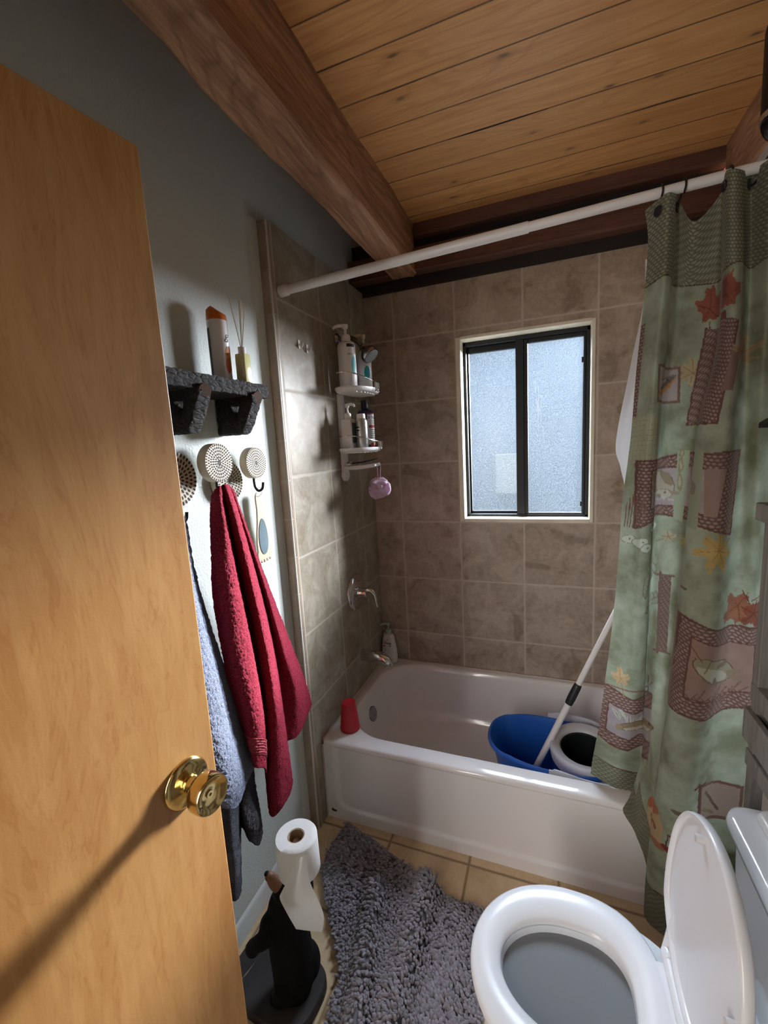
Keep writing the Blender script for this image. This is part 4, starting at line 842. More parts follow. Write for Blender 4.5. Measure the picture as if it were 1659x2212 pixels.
for yb in (-1.108, -1.318):
    def slab(poly, w_, sd):
        g = G(); n = 10
        rings = []
        P = []
        for i in range(len(poly)):
            a_, b_ = Vector(poly[i]+(0,)), Vector(poly[(i+1) % len(poly)]+(0,)); m_ = max(1, int((b_-a_).length/0.004))
            for j in range(m_): P.append(a_.lerp(b_, j/m_))
        for k in range(n+1):
            y = yb-w_/2+w_*k/n; sc_ = 1-0.08*abs(2*k/n-1)**4
            c_ = sum(P, Vector())/len(P); rings.append([(c_.x+(p.x-c_.x)*sc_, y, c_.y+(p.y-c_.y)*sc_) for p in P])
        g.add(*loft(rings)); return rough(g, 0.0018, 110, sd)
    q = slab([(XW+0.002, 1.640), (0.026, 1.640), (0.040, 1.660), (0.030, 1.700), (0.012, 1.722), (0.006, 1.752), (XW+0.002, 1.756)], 0.044, 4); br = q.build('bracket', BARK, sf, angle=180)
    q = slab([(0.016, 1.640), (0.044, 1.640), (0.060, 1.664), (0.096, 1.735), (0.094, 1.756), (0.052, 1.756), (0.046, 1.728)], 0.044, 7); q.build('bracket_strut', BARK, br, angle=180)
    q = slab([(0.000, 1.726), (0.050, 1.726), (0.060, 1.758), (0.0, 1.758)], 0.040, 9); q.build('bracket_block', BARK, br, angle=180)
    g = G(); g.add(*lathe([(0.0005, 0), (0.017, 0), (0.0175, -0.012), (0.0005, -0.012)], 22, (0.098, yb, 1.744), (1, -0.3, -0.2), sx=1.0, sy=0.95)); g.build('log_end', END, br)

ac = thing('air_freshener_can', 'white spray can with orange cap standing on the bark shelf', 'can', (0.015, -1.205, ST))
c0 = (0.010, -1.146, ST+0.003)
CF = math.atan2(-2.2-c0[1], 0.9-c0[0])
g = G(); g.add(*lathe([(0.0005, 0), (0.026, 0), (0.0285, 0.003), (0.0285, 0.168), (0.0272, 0.175), (0.0005, 0.175)], 36, c0)); g.build('can_body', M['white_plastic'], ac)
g = G(); rings = []
for i, q in enumerate((0.0, 0.25, 0.5, 0.7, 0.85, 0.95, 1.0)):
    R_ = 0.0282*(1-0.10*q**2-0.42*max(0, q-0.7)**1.3/0.3**1.3*(1 if q > 0.7 else 0)**1)
    rings.append([(c0[0]+R_*math.cos(2*PI*k/32), c0[1]+R_*math.sin(2*PI*k/32), c0[2]+0.172+q*(0.032+0.010*(-math.sin(2*PI*k/32-CF+0.2)))) for k in range(32)])
g.add(*loft(rings)); g.build('cap', plain('orange_plastic', (0.52, 0.125, 0.015), 0.35), ac, angle=50)
g = G(); g.add(*patch(c0, 0.0288, CF-1.25, 0.020, 0.130, 0.085)); g.build('information_panel', plain('dark_grey_panel', (0.055, 0.06, 0.055), 0.6), ac)
g = G(); v_, f_ = text_mesh('g', 0.034, 0.0003, 0.3); g.add(wrap([(x, y+0.128, 0) for x, y, _ in v_], c0, 0.0289, CF+0.85), f_); g.build('label_lettering', INK, ac, smooth=False)
g = G()
ell = lambda q: math.sqrt(max(0.001, 1-(2*q-1)**2))
g.add(*patch(c0, 0.0289, CF+0.92, 0.020, 0.034, 0.082, shape=ell)); ORG = plain('printed_orange', (0.56, 0.20, 0.04), 0.5); g.build('printed_fruit', ORG, ac)
g = G(); g.add(*patch(c0, 0.0291, CF+0.78, 0.016, 0.046, 0.046, shape=ell)); g.build('printed_fruit', plain('printed_red_orange', (0.50, 0.07, 0.025), 0.5), ac)
g = G(); g.add(*patch(c0, 0.0290, CF+1.12, 0.010, 0.044, 0.052, shape=ell)); g.build('printed_leaf', plain('printed_green', (0.20, 0.26, 0.05), 0.5), ac)
df = thing('reed_diffuser', 'small glass reed diffuser with pale yellow oil on the bark shelf', 'diffuser', (0.035, -1.130, ST))
c0 = (0.052, -1.100, ST+0.003)
g = G(); g.add(*loft([[(c0[0]+x*s, c0[1]+y*s, c0[2]+z) for x, y, _ in rrect(-0.017, 0.017, -0.017, 0.017, 0.006, 0, 5)] for z, s in ((0, 0.95), (0.003, 1), (0.078, 1), (0.083, 0.95), (0.085, 0.5))])); g.build('oil_bottle', plain('pale_yellow_oil', (0.72, 0.68, 0.36), 0.12, coat=0.5), df, angle=50)
g = G(); g.add(*lathe([(0.0005, 0.084), (0.0115, 0.084), (0.0115, 0.103), (0.0005, 0.104)], 22, c0)); g.build('collar', M['white_plastic'], df)
for dx, dy, L_ in ((-0.012, -0.020, 0.245), (0.003, 0.004, 0.235), (0.006, 0.010, 0.240), (0.010, 0.001, 0.232), (-0.002, 0.016, 0.228), (0.014, 0.016, 0.225)):
    g = G(); g.add(*tube([(c0[0], c0[1], c0[2]+0.09), (c0[0]+dx, c0[1]+dy, c0[2]+L_)], 0.0014, 8)); g.build('reed', plain('pale_reed', (0.66, 0.60, 0.47), 0.7) if 'REED' not in M else M['REED'], df)

# ---- hook rack of four carved discs
cr = thing('coat_rack', 'wall hook rack of four overlapping pale carved wooden discs', 'hook rack', (XW, -1.2, 1.53))
DISC = plain('pale_carved_wood', (0.62, 0.55, 0.42), 0.6, var=0.10, bmp=0.2, bscale=120); DOTM = plain('dark_carving', (0.035, 0.035, 0.045), 0.8)
def disc(yc, zc, r_, xf, th, rings_, hook):
    g = G(); g.add(*lathe([(0.0005, -th), (r_*0.985, -th), (r_, -th+0.002), (r_, -0.0025), (r_*0.985, 0), (0.0005, 0)], 56, (xf, yc, zc), (1, 0, 0))); d_ = g.build('wooden_disc', DISC, cr)
    g = G(); nr = len(rings_)
    for i, n_ in enumerate(rings_):
        ra_ = r_*(0.12+0.80*i/(nr-1)); ln = r_*0.80/(nr-1)*(0.78 if i else 1.2); wd = min(r_*0.040, 0.30*2*PI*ra_/n_)
        for k in range(n_):
            a = 2*PI*(k+0.5*(i % 2))/n_; e = (math.cos(a), math.sin(a)); f_ = (-e[1], e[0]); m_ = 10
            top = [(xf+0.0006, yc+e[0]*(ra_+ln/2*math.cos(2*PI*j/m_))+f_[0]*wd*math.sin(2*PI*j/m_), zc+e[1]*(ra_+ln/2*math.cos(2*PI*j/m_))+f_[1]*wd*math.sin(2*PI*j/m_)) for j in range(m_)]
            g.add(top, [tuple(range(m_))])
    g.build('carved_dashes', DOTM, d_, smooth=False)
    if hook:
        x0 = xf-th*0.6; P = spline([(x0, yc, zc-r_*0.7), (x0, yc, zc-r_-0.012), (x0+0.003, yc, zc-r_-0.030), (x0+0.013, yc+0.002, zc-r_-0.041), (x0+0.026, yc+0.005, zc-r_-0.034), (x0+0.030, yc+0.007, zc-r_-0.014)], 22)
        g = G(); g.add(*tube(P, 0.0042, 10)); g.build('hook', M['black_metal'], d_)
disc(-1.335, 1.523, 0.074, -0.020, 0.020, (8, 16, 24, 32, 38), True)
disc(-1.128, 1.499, 0.062, -0.022, 0.018, (8, 16, 24, 32, 38), True)
disc(-1.214, 1.560, 0.055, 0.024, 0.030, (7, 14, 21, 28, 34, 40), True)
disc(-1.042, 1.551, 0.050, 0.020, 0.027, (7, 14, 21, 28, 34, 40), True)

ff = thing('foot_file', 'foot-shaped pumice file with grey pad hanging from the rightmost disc', 'foot file', (-0.012, -1.035, 1.34))
yc, zt = -0.998, 1.450
half = [(0.000, 0.0060), (0.006, 0.0105), (0.018, 0.0118), (0.06, 0.0105), (0.10, 0.0130), (0.14, 0.0175), (0.17, 0.0195), (0.20, 0.0190), (0.214, 0.0215), (0.224, 0.0215), (0.232, 0.016)]
def foot(sc_, x, dz=0.0): return [(x, yc-1.75*w_*sc_, zt-d_) for d_, w_ in half]+[(x, yc+1.75*w_*sc_, zt-d_) for d_, w_ in reversed(half)]
g = G(); g.add(*loft([foot(1.0, -0.021), foot(1.0, -0.015)])); fo = g.build('file_body', plain('cream_wood', (0.56, 0.47, 0.34), 0.5, var=0.06), ff, smooth=False, bevel=0.0015)
g = G()
for k in range(5): g.add(*ball((-0.018, yc-0.031+0.0155*k, zt-0.233-0.003*math.sin(k*0.8)), (0.0035, 0.0082 if k else 0.010, 0.0075), 12, 8))
g.build('toe', plain('cream_wood_toes', (0.56, 0.47, 0.34), 0.5), fo)
g = G(); pad = [(yc+0.0235*math.cos(2*PI*k/36)*(1-0.18*math.sin(2*PI*k/36)), zt-0.152+0.062*math.sin(2*PI*k/36)) for k in range(36)]
g.add(*prism(pad, 'x', -0.0152, -0.0132)); tag(g.build('pumice_pad', plain('blue_grey_pumice', (0.115, 0.165, 0.190), 0.85, var=0.3, bmp=0.6, bscale=220), ff, smooth=False), 'blue-grey rough pad')
g = G(); P = [(-0.010+0.012*math.cos(a), yc-0.006+0.008*math.sin(a*1.0), zt+0.002+0.014*math.sin(a)) for a in np.linspace(0, 2*PI, 24)]
g.add(*tube(P, 0.0009, 6)); g.build('cord_loop', plain('pale_cord', (0.55, 0.50, 0.42), 0.8), ff)

# ---- bear statue holding the paper roll
BLK = plain('black_bear_resin', (0.003, 0.003, 0.0033), 0.75, var=0.2, bmp=0.8, bscale=110)
BLK.node_tree.nodes['Principled BSDF'].inputs['Specular IOR Level'].default_value = 0.2
bs = thing('bear_paper_holder', 'black bear figure on a dark slab base, holding up the toilet roll', 'figurine', (0.14, -1.35, 0))
def slabring(s, z):
    n = 48; out = []
    for k in range(n):
        a = 2*PI*k/n; x = 0.148*s*np.sign(math.cos(a))*abs(math.cos(a))**0.62; y = 0.096*s*np.sign(math.sin(a))*abs(math.sin(a))**0.62
        ca, sa = math.cos(-0.10), math.sin(-0.10); out.append((0.146+x*ca-y*sa, -1.352+x*sa+y*ca, z))
    return out
SLAB = plain('dark_slate_resin', (0.034, 0.029, 0.029), 0.7, var=0.35, bmp=0.5, bscale=40)
g = G(); g.add(*loft([slabring(0.97, 0.001), slabring(1.0, 0.006), slabring(1.0, 0.028), slabring(0.97, 0.034), slabring(0.6, 0.036)])); base_ = g.build('slab_base', SLAB, bs, angle=50)
g = G(); g.add([(0.048, -1.395, 0.0368), (0.053, -1.372, 0.0368), (0.062, -1.335, 0.0368), (0.060, -1.350, 0.0368), (0.056, -1.378, 0.0368)], [(0, 1, 2, 3, 4)]); g.build('slit_highlight', plain('pale_slit_highlight', (0.20, 0.17, 0.15), 0.7), base_, smooth=False)  # pale sliver: the highlight along the slit, put into the colour
def limb(pts, rad, n=24): return tube(spline(pts, n), list(np.interp(np.linspace(0, 1, n), np.linspace(0, 1, len(rad)), rad)), 20)
g = G()
g.add(*limb([(0.218, -1.358, 0.030), (0.217, -1.356, 0.095), (0.212, -1.355, 0.18), (0.206, -1.355, 0.255), (0.205, -1.352, 0.315), (0.212, -1.348, 0.352)], [0.042, 0.060, 0.060, 0.058, 0.047, 0.034]))
g.add(*ball((0.186, -1.388, 0.270), (0.040, 0.034, 0.046))); g.add(*ball((0.232, -1.330, 0.100), (0.050, 0.050, 0.060)))
g.add(*ball((0.212, -1.350, 0.362), (0.036, 0.036, 0.034)))                       # head, tipped back
g.add(*ball((0.226, -1.322, 0.382), (0.011, 0.010, 0.012))); g.add(*ball((0.236, -1.366, 0.382), (0.011, 0.010, 0.012)))   # ears
g.add(*limb([(0.200, -1.398, 0.285), (0.170, -1.412, 0.255), (0.140, -1.412, 0.225), (0.125, -1.408, 0.205)], [0.026, 0.023, 0.019, 0.021], 16))
g.add(*ball((0.122, -1.408, 0.198), (0.022, 0.019, 0.022)))
g.add(*limb([(0.228, -1.318, 0.290), (0.252, -1.312, 0.330), (0.258, -1.320, 0.380), (0.252, -1.332, 0.425)], [0.026, 0.021, 0.018, 0.017], 16))
for yy in (-1.392, -1.320): g.add(*limb([(0.218, yy, 0.10), (0.200, yy-0.004, 0.065), (0.190, yy-0.004, 0.048), (0.165, yy-0.004, 0.045)], [0.038, 0.030, 0.024, 0.020], 14))
bo = g.build('bear_body', BLK, bs, angle=180)
rm = bo.modifiers.new('merge', 'REMESH'); rm.mode = 'VOXEL'; rm.voxel_size = 0.0045; rm.use_smooth_shade = True
smo = bo.modifiers.new('soften', 'SMOOTH'); smo.factor = 0.5; smo.iterations = 5
g = G(); g.add(*limb([(0.204, -1.356, 0.372), (0.188, -1.364, 0.392), (0.178, -1.369, 0.412)], [0.021, 0.018, 0.013], 12)); g.add(*ball((0.177, -1.370, 0.414), (0.013, 0.013, 0.012))); tag(g.build('muzzle', plain('brown_muzzle', (0.17, 0.075, 0.035), 0.55), bs), 'brown muzzle tipped upward')
g = G(); g.add(*ball((0.170, -1.373, 0.424), (0.006, 0.008, 0.005), 12, 8)); g.build('nose', BLK, bs)
g = G(); g.add(*tube([(0.258, -1.345, 0.36), (0.261, -1.346, 0.53)], 0.010, 14)); g.add(*lathe([(0.0005, 0), (0.030, 0), (0.030, 0.008), (0.0005, 0.009)], 22, (0.2605, -1.346, 0.434))); g.build('roll_post', plain('brown_post', (0.12, 0.055, 0.03), 0.6), bs)

m, nt, b = new_mat('tissue_paper'); b.inputs['Base Color'].default_value = (0.80, 0.80, 0.79, 1); b.inputs['Roughness'].default_value = 0.95; b.inputs['Specular IOR Level'].default_value = 0.1
bump(nt, b, noise(nt, coords(nt), 330, 2), 0.5, 0.001); tl = nt.nodes.new('ShaderNodeBsdfTranslucent'); tl.inputs[0].default_value = (0.8, 0.8, 0.78, 1); mx = nt.nodes.new('ShaderNodeMixShader'); mx.inputs[0].default_value = 0.18
lk(nt, b.outputs[0], mx.inputs[1]); lk(nt, tl.outputs[0], mx.inputs[2]); lk(nt, mx.outputs[0], nt.nodes['Material Output'].inputs[0]); TISSUE = m
tr_ = thing('toilet_roll', 'white toilet paper roll upright on the bear figure, loose sheet hanging', 'toilet roll', (0.262, -1.346, 0.444))
g = G(); C3 = Vector((0.262, -1.346, 0.4440)); RA = Vector((-0.03, 0.015, 1)).normalized()
g.add(*lathe([(0.0235, 0.0), (0.054, 0.0), (0.057, 0.003), (0.0572, 0.097), (0.0545, 0.1005), (0.040, 0.1010), (0.0235, 0.1005), (0.0232, 0.096), (0.0232, 0.004), (0.0235, 0.0)], 56, C3, RA, cap0=False, cap1=False)); g.build('paper_coil', TISSUE, tr_, angle=50)
g = G(); g.add(*lathe([(0.0205, 0.001), (0.0230, 0.001), (0.0230, 0.0995), (0.0205, 0.0995), (0.0205, 0.001)], 36, C3, RA, cap0=False, cap1=False)); g.build('cardboard_core', plain('brown_cardboard', (0.34, 0.235, 0.15), 0.8), tr_)
SL = [[(0.303, -1.392, 0.540), (0.270, -1.402, 0.480), (0.243, -1.405, 0.430), (0.229, -1.400, 0.396), (0.241, -1.396, 0.356), (0.270, -1.398, 0.313)],
      [(0.308, -1.390, 0.540), (0.300, -1.410, 0.480), (0.290, -1.418, 0.430), (0.284, -1.404, 0.390), (0.292, -1.395, 0.350), (0.305, -1.390, 0.312)],
      [(0.314, -1.382, 0.538), (0.323, -1.392, 0.480), (0.342, -1.392, 0.432), (0.352, -1.386, 0.383), (0.350, -1.384, 0.350), (0.343, -1.386, 0.319)]]
V = cloth(SL, 24, 40); g = G(); g.add(V.reshape(-1, 3), grid_faces(24, 40)); g.build('loose_sheet', TISSUE, tr_, angle=180)

# ================================================================== CLOTH
def rib_lines(lines, depth=0.004): return lines
def towel(name, lines, nu, nt, mat, label, fuzz=0.004, seed=0, thick=0.005):
    V = cloth(lines, nu, nt)
    d = noise_np(V, 150, seed)-0.5; d2 = noise_np(V, 420, seed+4)-0.5
    gu = np.gradient(V, axis=0); gt = np.gradient(V, axis=1); nn = np.cross(gu, gt); nn /= np.linalg.norm(nn, axis=2, keepdims=True)+1e-9
    V = V+nn*(d*fuzz+d2*fuzz*0.9)[..., None]
    t = thing(name, label, 'towel', tuple(V[:, 0].mean(0)))
    g = G(); g.add(V.reshape(-1, 3), grid_faces(nu, nt)); o = g.build('terry_cloth', mat, t, angle=180)
    s = o.modifiers.new('thickness', 'SOLIDIFY'); s.thickness = thick; s.offset = 0
    return t, V
RED=[
[(0.05,-1.286,1.472),(0.07,-1.319,1.429),(0.09,-1.354,1.326),(0.09,-1.365,1.217),(0.1,-1.363,1.038),(0.1,-1.329,0.841),(0.1,-1.295,0.738)],
[(0.07,-1.291,1.49),(0.1,-1.327,1.43),(0.13,-1.361,1.268),(0.14,-1.367,1.084),(0.15,-1.354,0.895),(0.14,-1.339,0.722)],
[(0.08,-1.287,1.499),(0.11,-1.318,1.429),(0.13,-1.319,1.255),(0.14,-1.306,1.055),(0.15,-1.3,0.845),(0.13,-1.287,0.671)],
[(0.07,-1.265,1.498),(0.08,-1.27,1.421),(0.08,-1.253,1.232),(0.08,-1.226,1.009),(0.08,-1.207,0.803),(0.06,-1.203,0.539)],
[(0.08,-1.269,1.501),(0.11,-1.29,1.424),(0.12,-1.271,1.24),(0.12,-1.24,1.021),(0.12,-1.235,0.798),(0.09,-1.235,0.46)],
[(0.08,-1.261,1.5),(0.12,-1.288,1.424),(0.14,-1.271,1.214),(0.14,-1.237,0.993),(0.14,-1.224,0.779),(0.11,-1.206,0.464)],
[(0.07,-1.243,1.497),(0.11,-1.265,1.42),(0.12,-1.225,1.198),(0.12,-1.185,0.965),(0.12,-1.167,0.737),(0.1,-1.125,0.485)],
[(0.06,-1.226,1.493),(0.07,-1.21,1.411),(0.06,-1.137,1.164),(0.06,-1.093,0.911),(0.06,-1.083,0.704),(0.06,-1.101,0.592)],
[(0.06,-1.218,1.486),(0.09,-1.227,1.407),(0.09,-1.153,1.172),(0.09,-1.089,0.929),(0.09,-1.041,0.753),(0.08,-1.035,0.597)],
[(0.05,-1.198,1.474),(0.06,-1.182,1.393),(0.06,-1.112,1.202),(0.06,-1.02,0.959),(0.06,-0.934,0.73),(0.06,-0.906,0.629)]]
BLUE_T=[
[(0.05,-1.42,1.44),(0.09,-1.53,1.265),(0.1,-1.581,1.075),(0.1,-1.58,0.849),(0.1,-1.565,0.782)],
[(0.07,-1.424,1.444),(0.12,-1.5,1.311),(0.14,-1.517,1.156),(0.15,-1.515,0.974),(0.15,-1.485,0.782),(0.14,-1.473,0.71)],
[(0.07,-1.415,1.442),(0.12,-1.468,1.301),(0.14,-1.465,1.131),(0.15,-1.453,0.933),(0.15,-1.43,0.763),(0.13,-1.41,0.657)],
[(0.06,-1.399,1.436),(0.09,-1.422,1.285),(0.1,-1.394,1.092),(0.11,-1.362,0.892),(0.11,-1.332,0.716),(0.11,-1.35,0.666)],
[(0.05,-1.386,1.428),(0.07,-1.394,1.275),(0.07,-1.351,1.068),(0.08,-1.301,0.862),(0.08,-1.265,0.719),(0.08,-1.264,0.657)]]
DARK=[
[(0.02,-1.405,1.417),(0.03,-1.384,1.079),(0.03,-1.317,0.906),(0.05,-1.387,0.609),(0.07,-1.418,0.462),(0.06,-1.412,0.355)],
[(0.03,-1.412,1.418),(0.03,-1.378,1.076),(0.04,-1.306,0.902),(0.08,-1.387,0.617),(0.1,-1.415,0.47),(0.09,-1.417,0.357)],
[(0.03,-1.409,1.418),(0.03,-1.372,1.073),(0.04,-1.288,0.891),(0.07,-1.348,0.58),(0.07,-1.369,0.41),(0.06,-1.361,0.329)],
[(0.02,-1.397,1.416),(0.03,-1.365,1.07),(0.02,-1.258,0.87),(0.03,-1.295,0.592),(0.03,-1.306,0.499),(0.03,-1.304,0.458)],
[(0.03,-1.403,1.417),(0.03,-1.359,1.067),(0.03,-1.255,0.87),(0.06,-1.316,0.617),(0.08,-1.333,0.532),(0.07,-1.314,0.44)],
[(0.03,-1.401,1.416),(0.03,-1.353,1.064),(0.03,-1.236,0.858),(0.07,-1.291,0.614),(0.08,-1.292,0.494),(0.06,-1.271,0.377)],
[(0.02,-1.389,1.414),(0.03,-1.346,1.061),(0.02,-1.209,0.841),(0.04,-1.234,0.576),(0.05,-1.237,0.45),(0.04,-1.224,0.368)]]
CUR=[
[(1.143,-0.765,2.165),(1.153,-0.765,2.088),(1.15,-0.76,1.967),(1.136,-0.755,1.754),(1.127,-0.75,1.559),(1.112,-0.74,1.379),(1.107,-0.735,1.234),(1.097,-0.72,1.002),(1.083,-0.7,0.797),(1.068,-0.68,0.595),(1.049,-0.67,0.441),(1.044,-0.665,0.377)],
[(1.169,-0.8,2.171),(1.168,-0.795,1.982),(1.159,-0.79,1.795),(1.15,-0.785,1.622),(1.14,-0.78,1.492),(1.138,-0.765,1.242),(1.132,-0.75,1.017),(1.126,-0.73,0.82),(1.12,-0.71,0.625),(1.11,-0.7,0.478),(1.114,-0.69,0.364)],
[(1.184,-0.825,2.17),(1.183,-0.825,1.97),(1.173,-0.82,1.788),(1.168,-0.81,1.619),(1.161,-0.805,1.492),(1.16,-0.785,1.248),(1.158,-0.765,1.025),(1.154,-0.745,0.832),(1.153,-0.715,0.635),(1.156,-0.7,0.489),(1.164,-0.69,0.356)],
[(1.205,-0.8,2.173),(1.204,-0.795,1.975),(1.198,-0.79,1.79),(1.191,-0.785,1.619),(1.189,-0.78,1.49),(1.186,-0.765,1.244),(1.185,-0.75,1.022),(1.187,-0.73,0.828),(1.188,-0.71,0.638),(1.197,-0.7,0.498),(1.206,-0.7,0.358)],
[(1.217,-0.765,2.182),(1.224,-0.725,1.994),(1.22,-0.72,1.8),(1.214,-0.715,1.62),(1.21,-0.71,1.486),(1.204,-0.705,1.23),(1.2,-0.7,1.003),(1.199,-0.695,0.811),(1.196,-0.7,0.633),(1.183,-0.75,0.533),(1.151,-0.78,0.424),(1.129,-0.79,0.376)],
[(1.254,-0.775,2.11),(1.261,-0.73,1.986),(1.255,-0.72,1.795),(1.244,-0.715,1.618),(1.237,-0.71,1.484),(1.228,-0.71,1.232),(1.223,-0.71,1.009),(1.217,-0.715,0.824),(1.212,-0.72,0.65),(1.198,-0.77,0.552),(1.179,-0.79,0.432),(1.165,-0.795,0.297)],
[(1.308,-0.77,2.163),(1.322,-0.735,1.973),(1.321,-0.735,1.784),(1.295,-0.735,1.613),(1.285,-0.735,1.484),(1.272,-0.735,1.239),(1.261,-0.735,1.022),(1.251,-0.74,0.843),(1.24,-0.745,0.672),(1.216,-0.79,0.507),(1.205,-0.8,0.315),(1.201,-0.8,0.177)],
[(1.304,-0.815,2.191),(1.311,-0.815,1.949),(1.309,-0.81,1.772),(1.281,-0.815,1.61),(1.271,-0.815,1.488),(1.258,-0.82,1.259),(1.249,-0.82,1.055),(1.241,-0.82,0.884),(1.232,-0.82,0.72),(1.217,-0.82,0.531),(1.203,-0.82,0.333),(1.195,-0.82,0.162),(1.193,-0.82,0.012)],
[(1.312,-0.84,2.184),(1.319,-0.845,1.938),(1.315,-0.85,1.764),(1.299,-0.855,1.607),(1.29,-0.86,1.49),(1.279,-0.865,1.27),(1.272,-0.865,1.075),(1.265,-0.865,0.912),(1.255,-0.865,0.754),(1.241,-0.865,0.574),(1.229,-0.865,0.385),(1.22,-0.865,0.22),(1.219,-0.865,0.035)],
[(1.334,-0.825,2.184),(1.343,-0.835,1.937),(1.338,-0.85,1.761),(1.33,-0.865,1.604),(1.326,-0.87,1.489),(1.322,-0.88,1.275),(1.318,-0.885,1.088),(1.314,-0.88,0.927),(1.306,-0.875,0.771),(1.292,-0.875,0.595),(1.279,-0.875,0.41),(1.27,-0.875,0.249),(1.268,-0.875,0.026)],
[(1.376,-0.75,2.207),(1.386,-0.755,1.955),(1.382,-0.775,1.769),(1.378,-0.795,1.604),(1.377,-0.8,1.483),(1.375,-0.81,1.26),(1.375,-0.81,1.063),(1.375,-0.81,0.898),(1.372,-0.805,0.737),(1.364,-0.805,0.556),(1.356,-0.805,0.365),(1.345,-0.805,0.199),(1.344,-0.805,-0.058)],
[(1.378,-0.84,2.185),(1.395,-0.835,1.927),(1.4,-0.83,1.757),(1.403,-0.83,1.6),(1.405,-0.83,1.484),(1.412,-0.82,1.263),(1.422,-0.8,1.063),(1.427,-0.8,0.9),(1.431,-0.795,0.742),(1.428,-0.795,0.563),(1.421,-0.795,0.376),(1.413,-0.795,0.212),(1.415,-0.795,-0.076)],
[(1.415,-0.8,2.192),(1.435,-0.79,1.935),(1.443,-0.785,1.76),(1.446,-0.785,1.599),(1.446,-0.785,1.48),(1.447,-0.785,1.256),(1.446,-0.785,1.059),(1.448,-0.785,0.895),(1.446,-0.785,0.738),(1.445,-0.785,0.559),(1.442,-0.785,0.373),(1.437,-0.785,0.209),(1.443,-0.785,-0.094)]]
LIN=[
[(1.151,-0.745,2.049),(1.152,-0.735,1.943),(1.125,-0.715,1.761),(1.096,-0.695,1.553),(1.111,-0.69,1.474),(1.126,-0.69,1.38),(1.128,-0.67,1.111),(1.119,-0.65,0.69),(1.111,-0.64,0.433)],
[(1.157,-0.75,2.046),(1.159,-0.745,1.939),(1.144,-0.73,1.756),(1.122,-0.705,1.552),(1.129,-0.7,1.474),(1.147,-0.7,1.381),(1.153,-0.68,1.116),(1.149,-0.655,0.698),(1.143,-0.645,0.426)],
[(1.179,-0.75,2.048),(1.181,-0.745,1.936),(1.176,-0.725,1.753),(1.169,-0.7,1.549),(1.172,-0.695,1.472),(1.181,-0.695,1.38),(1.186,-0.675,1.116),(1.182,-0.65,0.7),(1.177,-0.64,0.412)]]
rt_, RV = towel('bath_towel', RED, 230, 330, terry_mat('wine_red_terry', (0.18, 0.010, 0.026), (0.42, 0.044, 0.078)), 'wine red bath towel hanging from a carved disc hook', 0.0026, 1)
bt_, BV = towel('bath_towel', BLUE_T, 150, 300, terry_mat('slate_blue_terry', (0.13, 0.155, 0.225), (0.27, 0.305, 0.41)), 'slate blue bath towel hanging between the door and the red towel', 0.0036, 2)
dt_, DV = towel('hand_towel', DARK, 140, 260, terry_mat('charcoal_terry', (0.045, 0.045, 0.058), (0.12, 0.12, 0.14)), 'charcoal towel with two drooping ends below the blue towel', 0.003, 3)
def band(V, u0, u1, t0, t1, mat, parent, name, off=0.0045, ribs=6):
    gu = np.gradient(V, axis=0); gt = np.gradient(V, axis=1); nn = np.cross(gu, gt); nn /= np.linalg.norm(nn, axis=2, keepdims=True)+1e-9
    if nn[..., 0].mean() < 0: nn = -nn
    nu, nt = V.shape[:2]; a, b_ = int(u0*nu), int(u1*nu); c_, d_ = int(t0*nt), int(t1*nt)
    P = (V+nn*off)[a:b_, c_:d_]; k = np.sin(np.linspace(0, 2*PI*ribs, P.shape[1]))*0.0014; P = P+nn[a:b_, c_:d_]*k[None, :, None]
    g = G(); g.add(P.reshape(-1, 3), grid_faces(P.shape[0], P.shape[1])); g.build(name, mat, parent, angle=180)
band(RV, 0.0, 0.30, 0.875, 0.945, plain('wine_red_weave', (0.24, 0.02, 0.035), 0.8), rt_, 'woven_band')
band(DV, 0.0, 0.98, 0.86, 0.93, plain('charcoal_weave', (0.05, 0.05, 0.062), 0.85), dt_, 'woven_band', ribs=8)

# ---- shower curtain: cloth through its fold lines, printed by cloth position
for L in CUR:
    for i, p in enumerate(L): L[i] = (p[0], p[1], max(p[2], 0.035))
NU, NT = 380, 760
V = cloth(CUR, NU, NT)
F = np.repeat((np.arange(NU)/(NU-1)*12)[:, None], NT, 1)          # which fold
wr = (noise_np(V*np.array([1, 1, 0.35]), 22, 5)-0.5)*0.006+(noise_np(V, 60, 6)-0.5)*0.0018
V[..., 1] += wr
arc = np.r_[0, np.cumsum(np.linalg.norm(np.diff(V[:, NT//3], axis=0), axis=1))]
U = np.repeat(arc[:, None], NT, 1); X, Z = V[..., 0], V[..., 2]
T = np.repeat(np.linspace(0, 1, NT)[None], NU, 0)
seg = np.linalg.norm(np.diff(V, axis=1), axis=2); tot = seg.sum(1, keepdims=True); S = np.concatenate([np.zeros((NU, 1)), np.cumsum(seg, 1)], 1); B = tot-S   # metres below the top edge / above the hem
P3 = np.stack([U*1.0, np.zeros_like(U), Z], 2)
n1, n2, n3 = noise_np(P3, 16, 1), noise_np(P3, 42, 2), noise_np(P3, 140, 3)
mo = (n1*0.55+n2*0.3+n3*0.15)
def lerp(a, b_, t): return np.array(a)*(1-t[..., None])+np.array(b_)*t[..., None]
C = lerp((0.225, 0.24, 0.15), (0.46, 0.52, 0.395), np.clip((mo-0.25)*2, 0, 1))
def inside(poly, x=None, z=None):
    x = X if x is None else x; z = Z if z is None else z
    r = np.zeros(x.shape, bool); n = len(poly)
    for i in range(n):
        (x0, z0), (x1, z1) = poly[i], poly[(i+1) % n]
        if z0 == z1: continue
        c_ = ((z0 > z) != (z1 > z)) & (x < (x1-x0)*(z-z0)/(z1-z0)+x0); r ^= c_
    return r
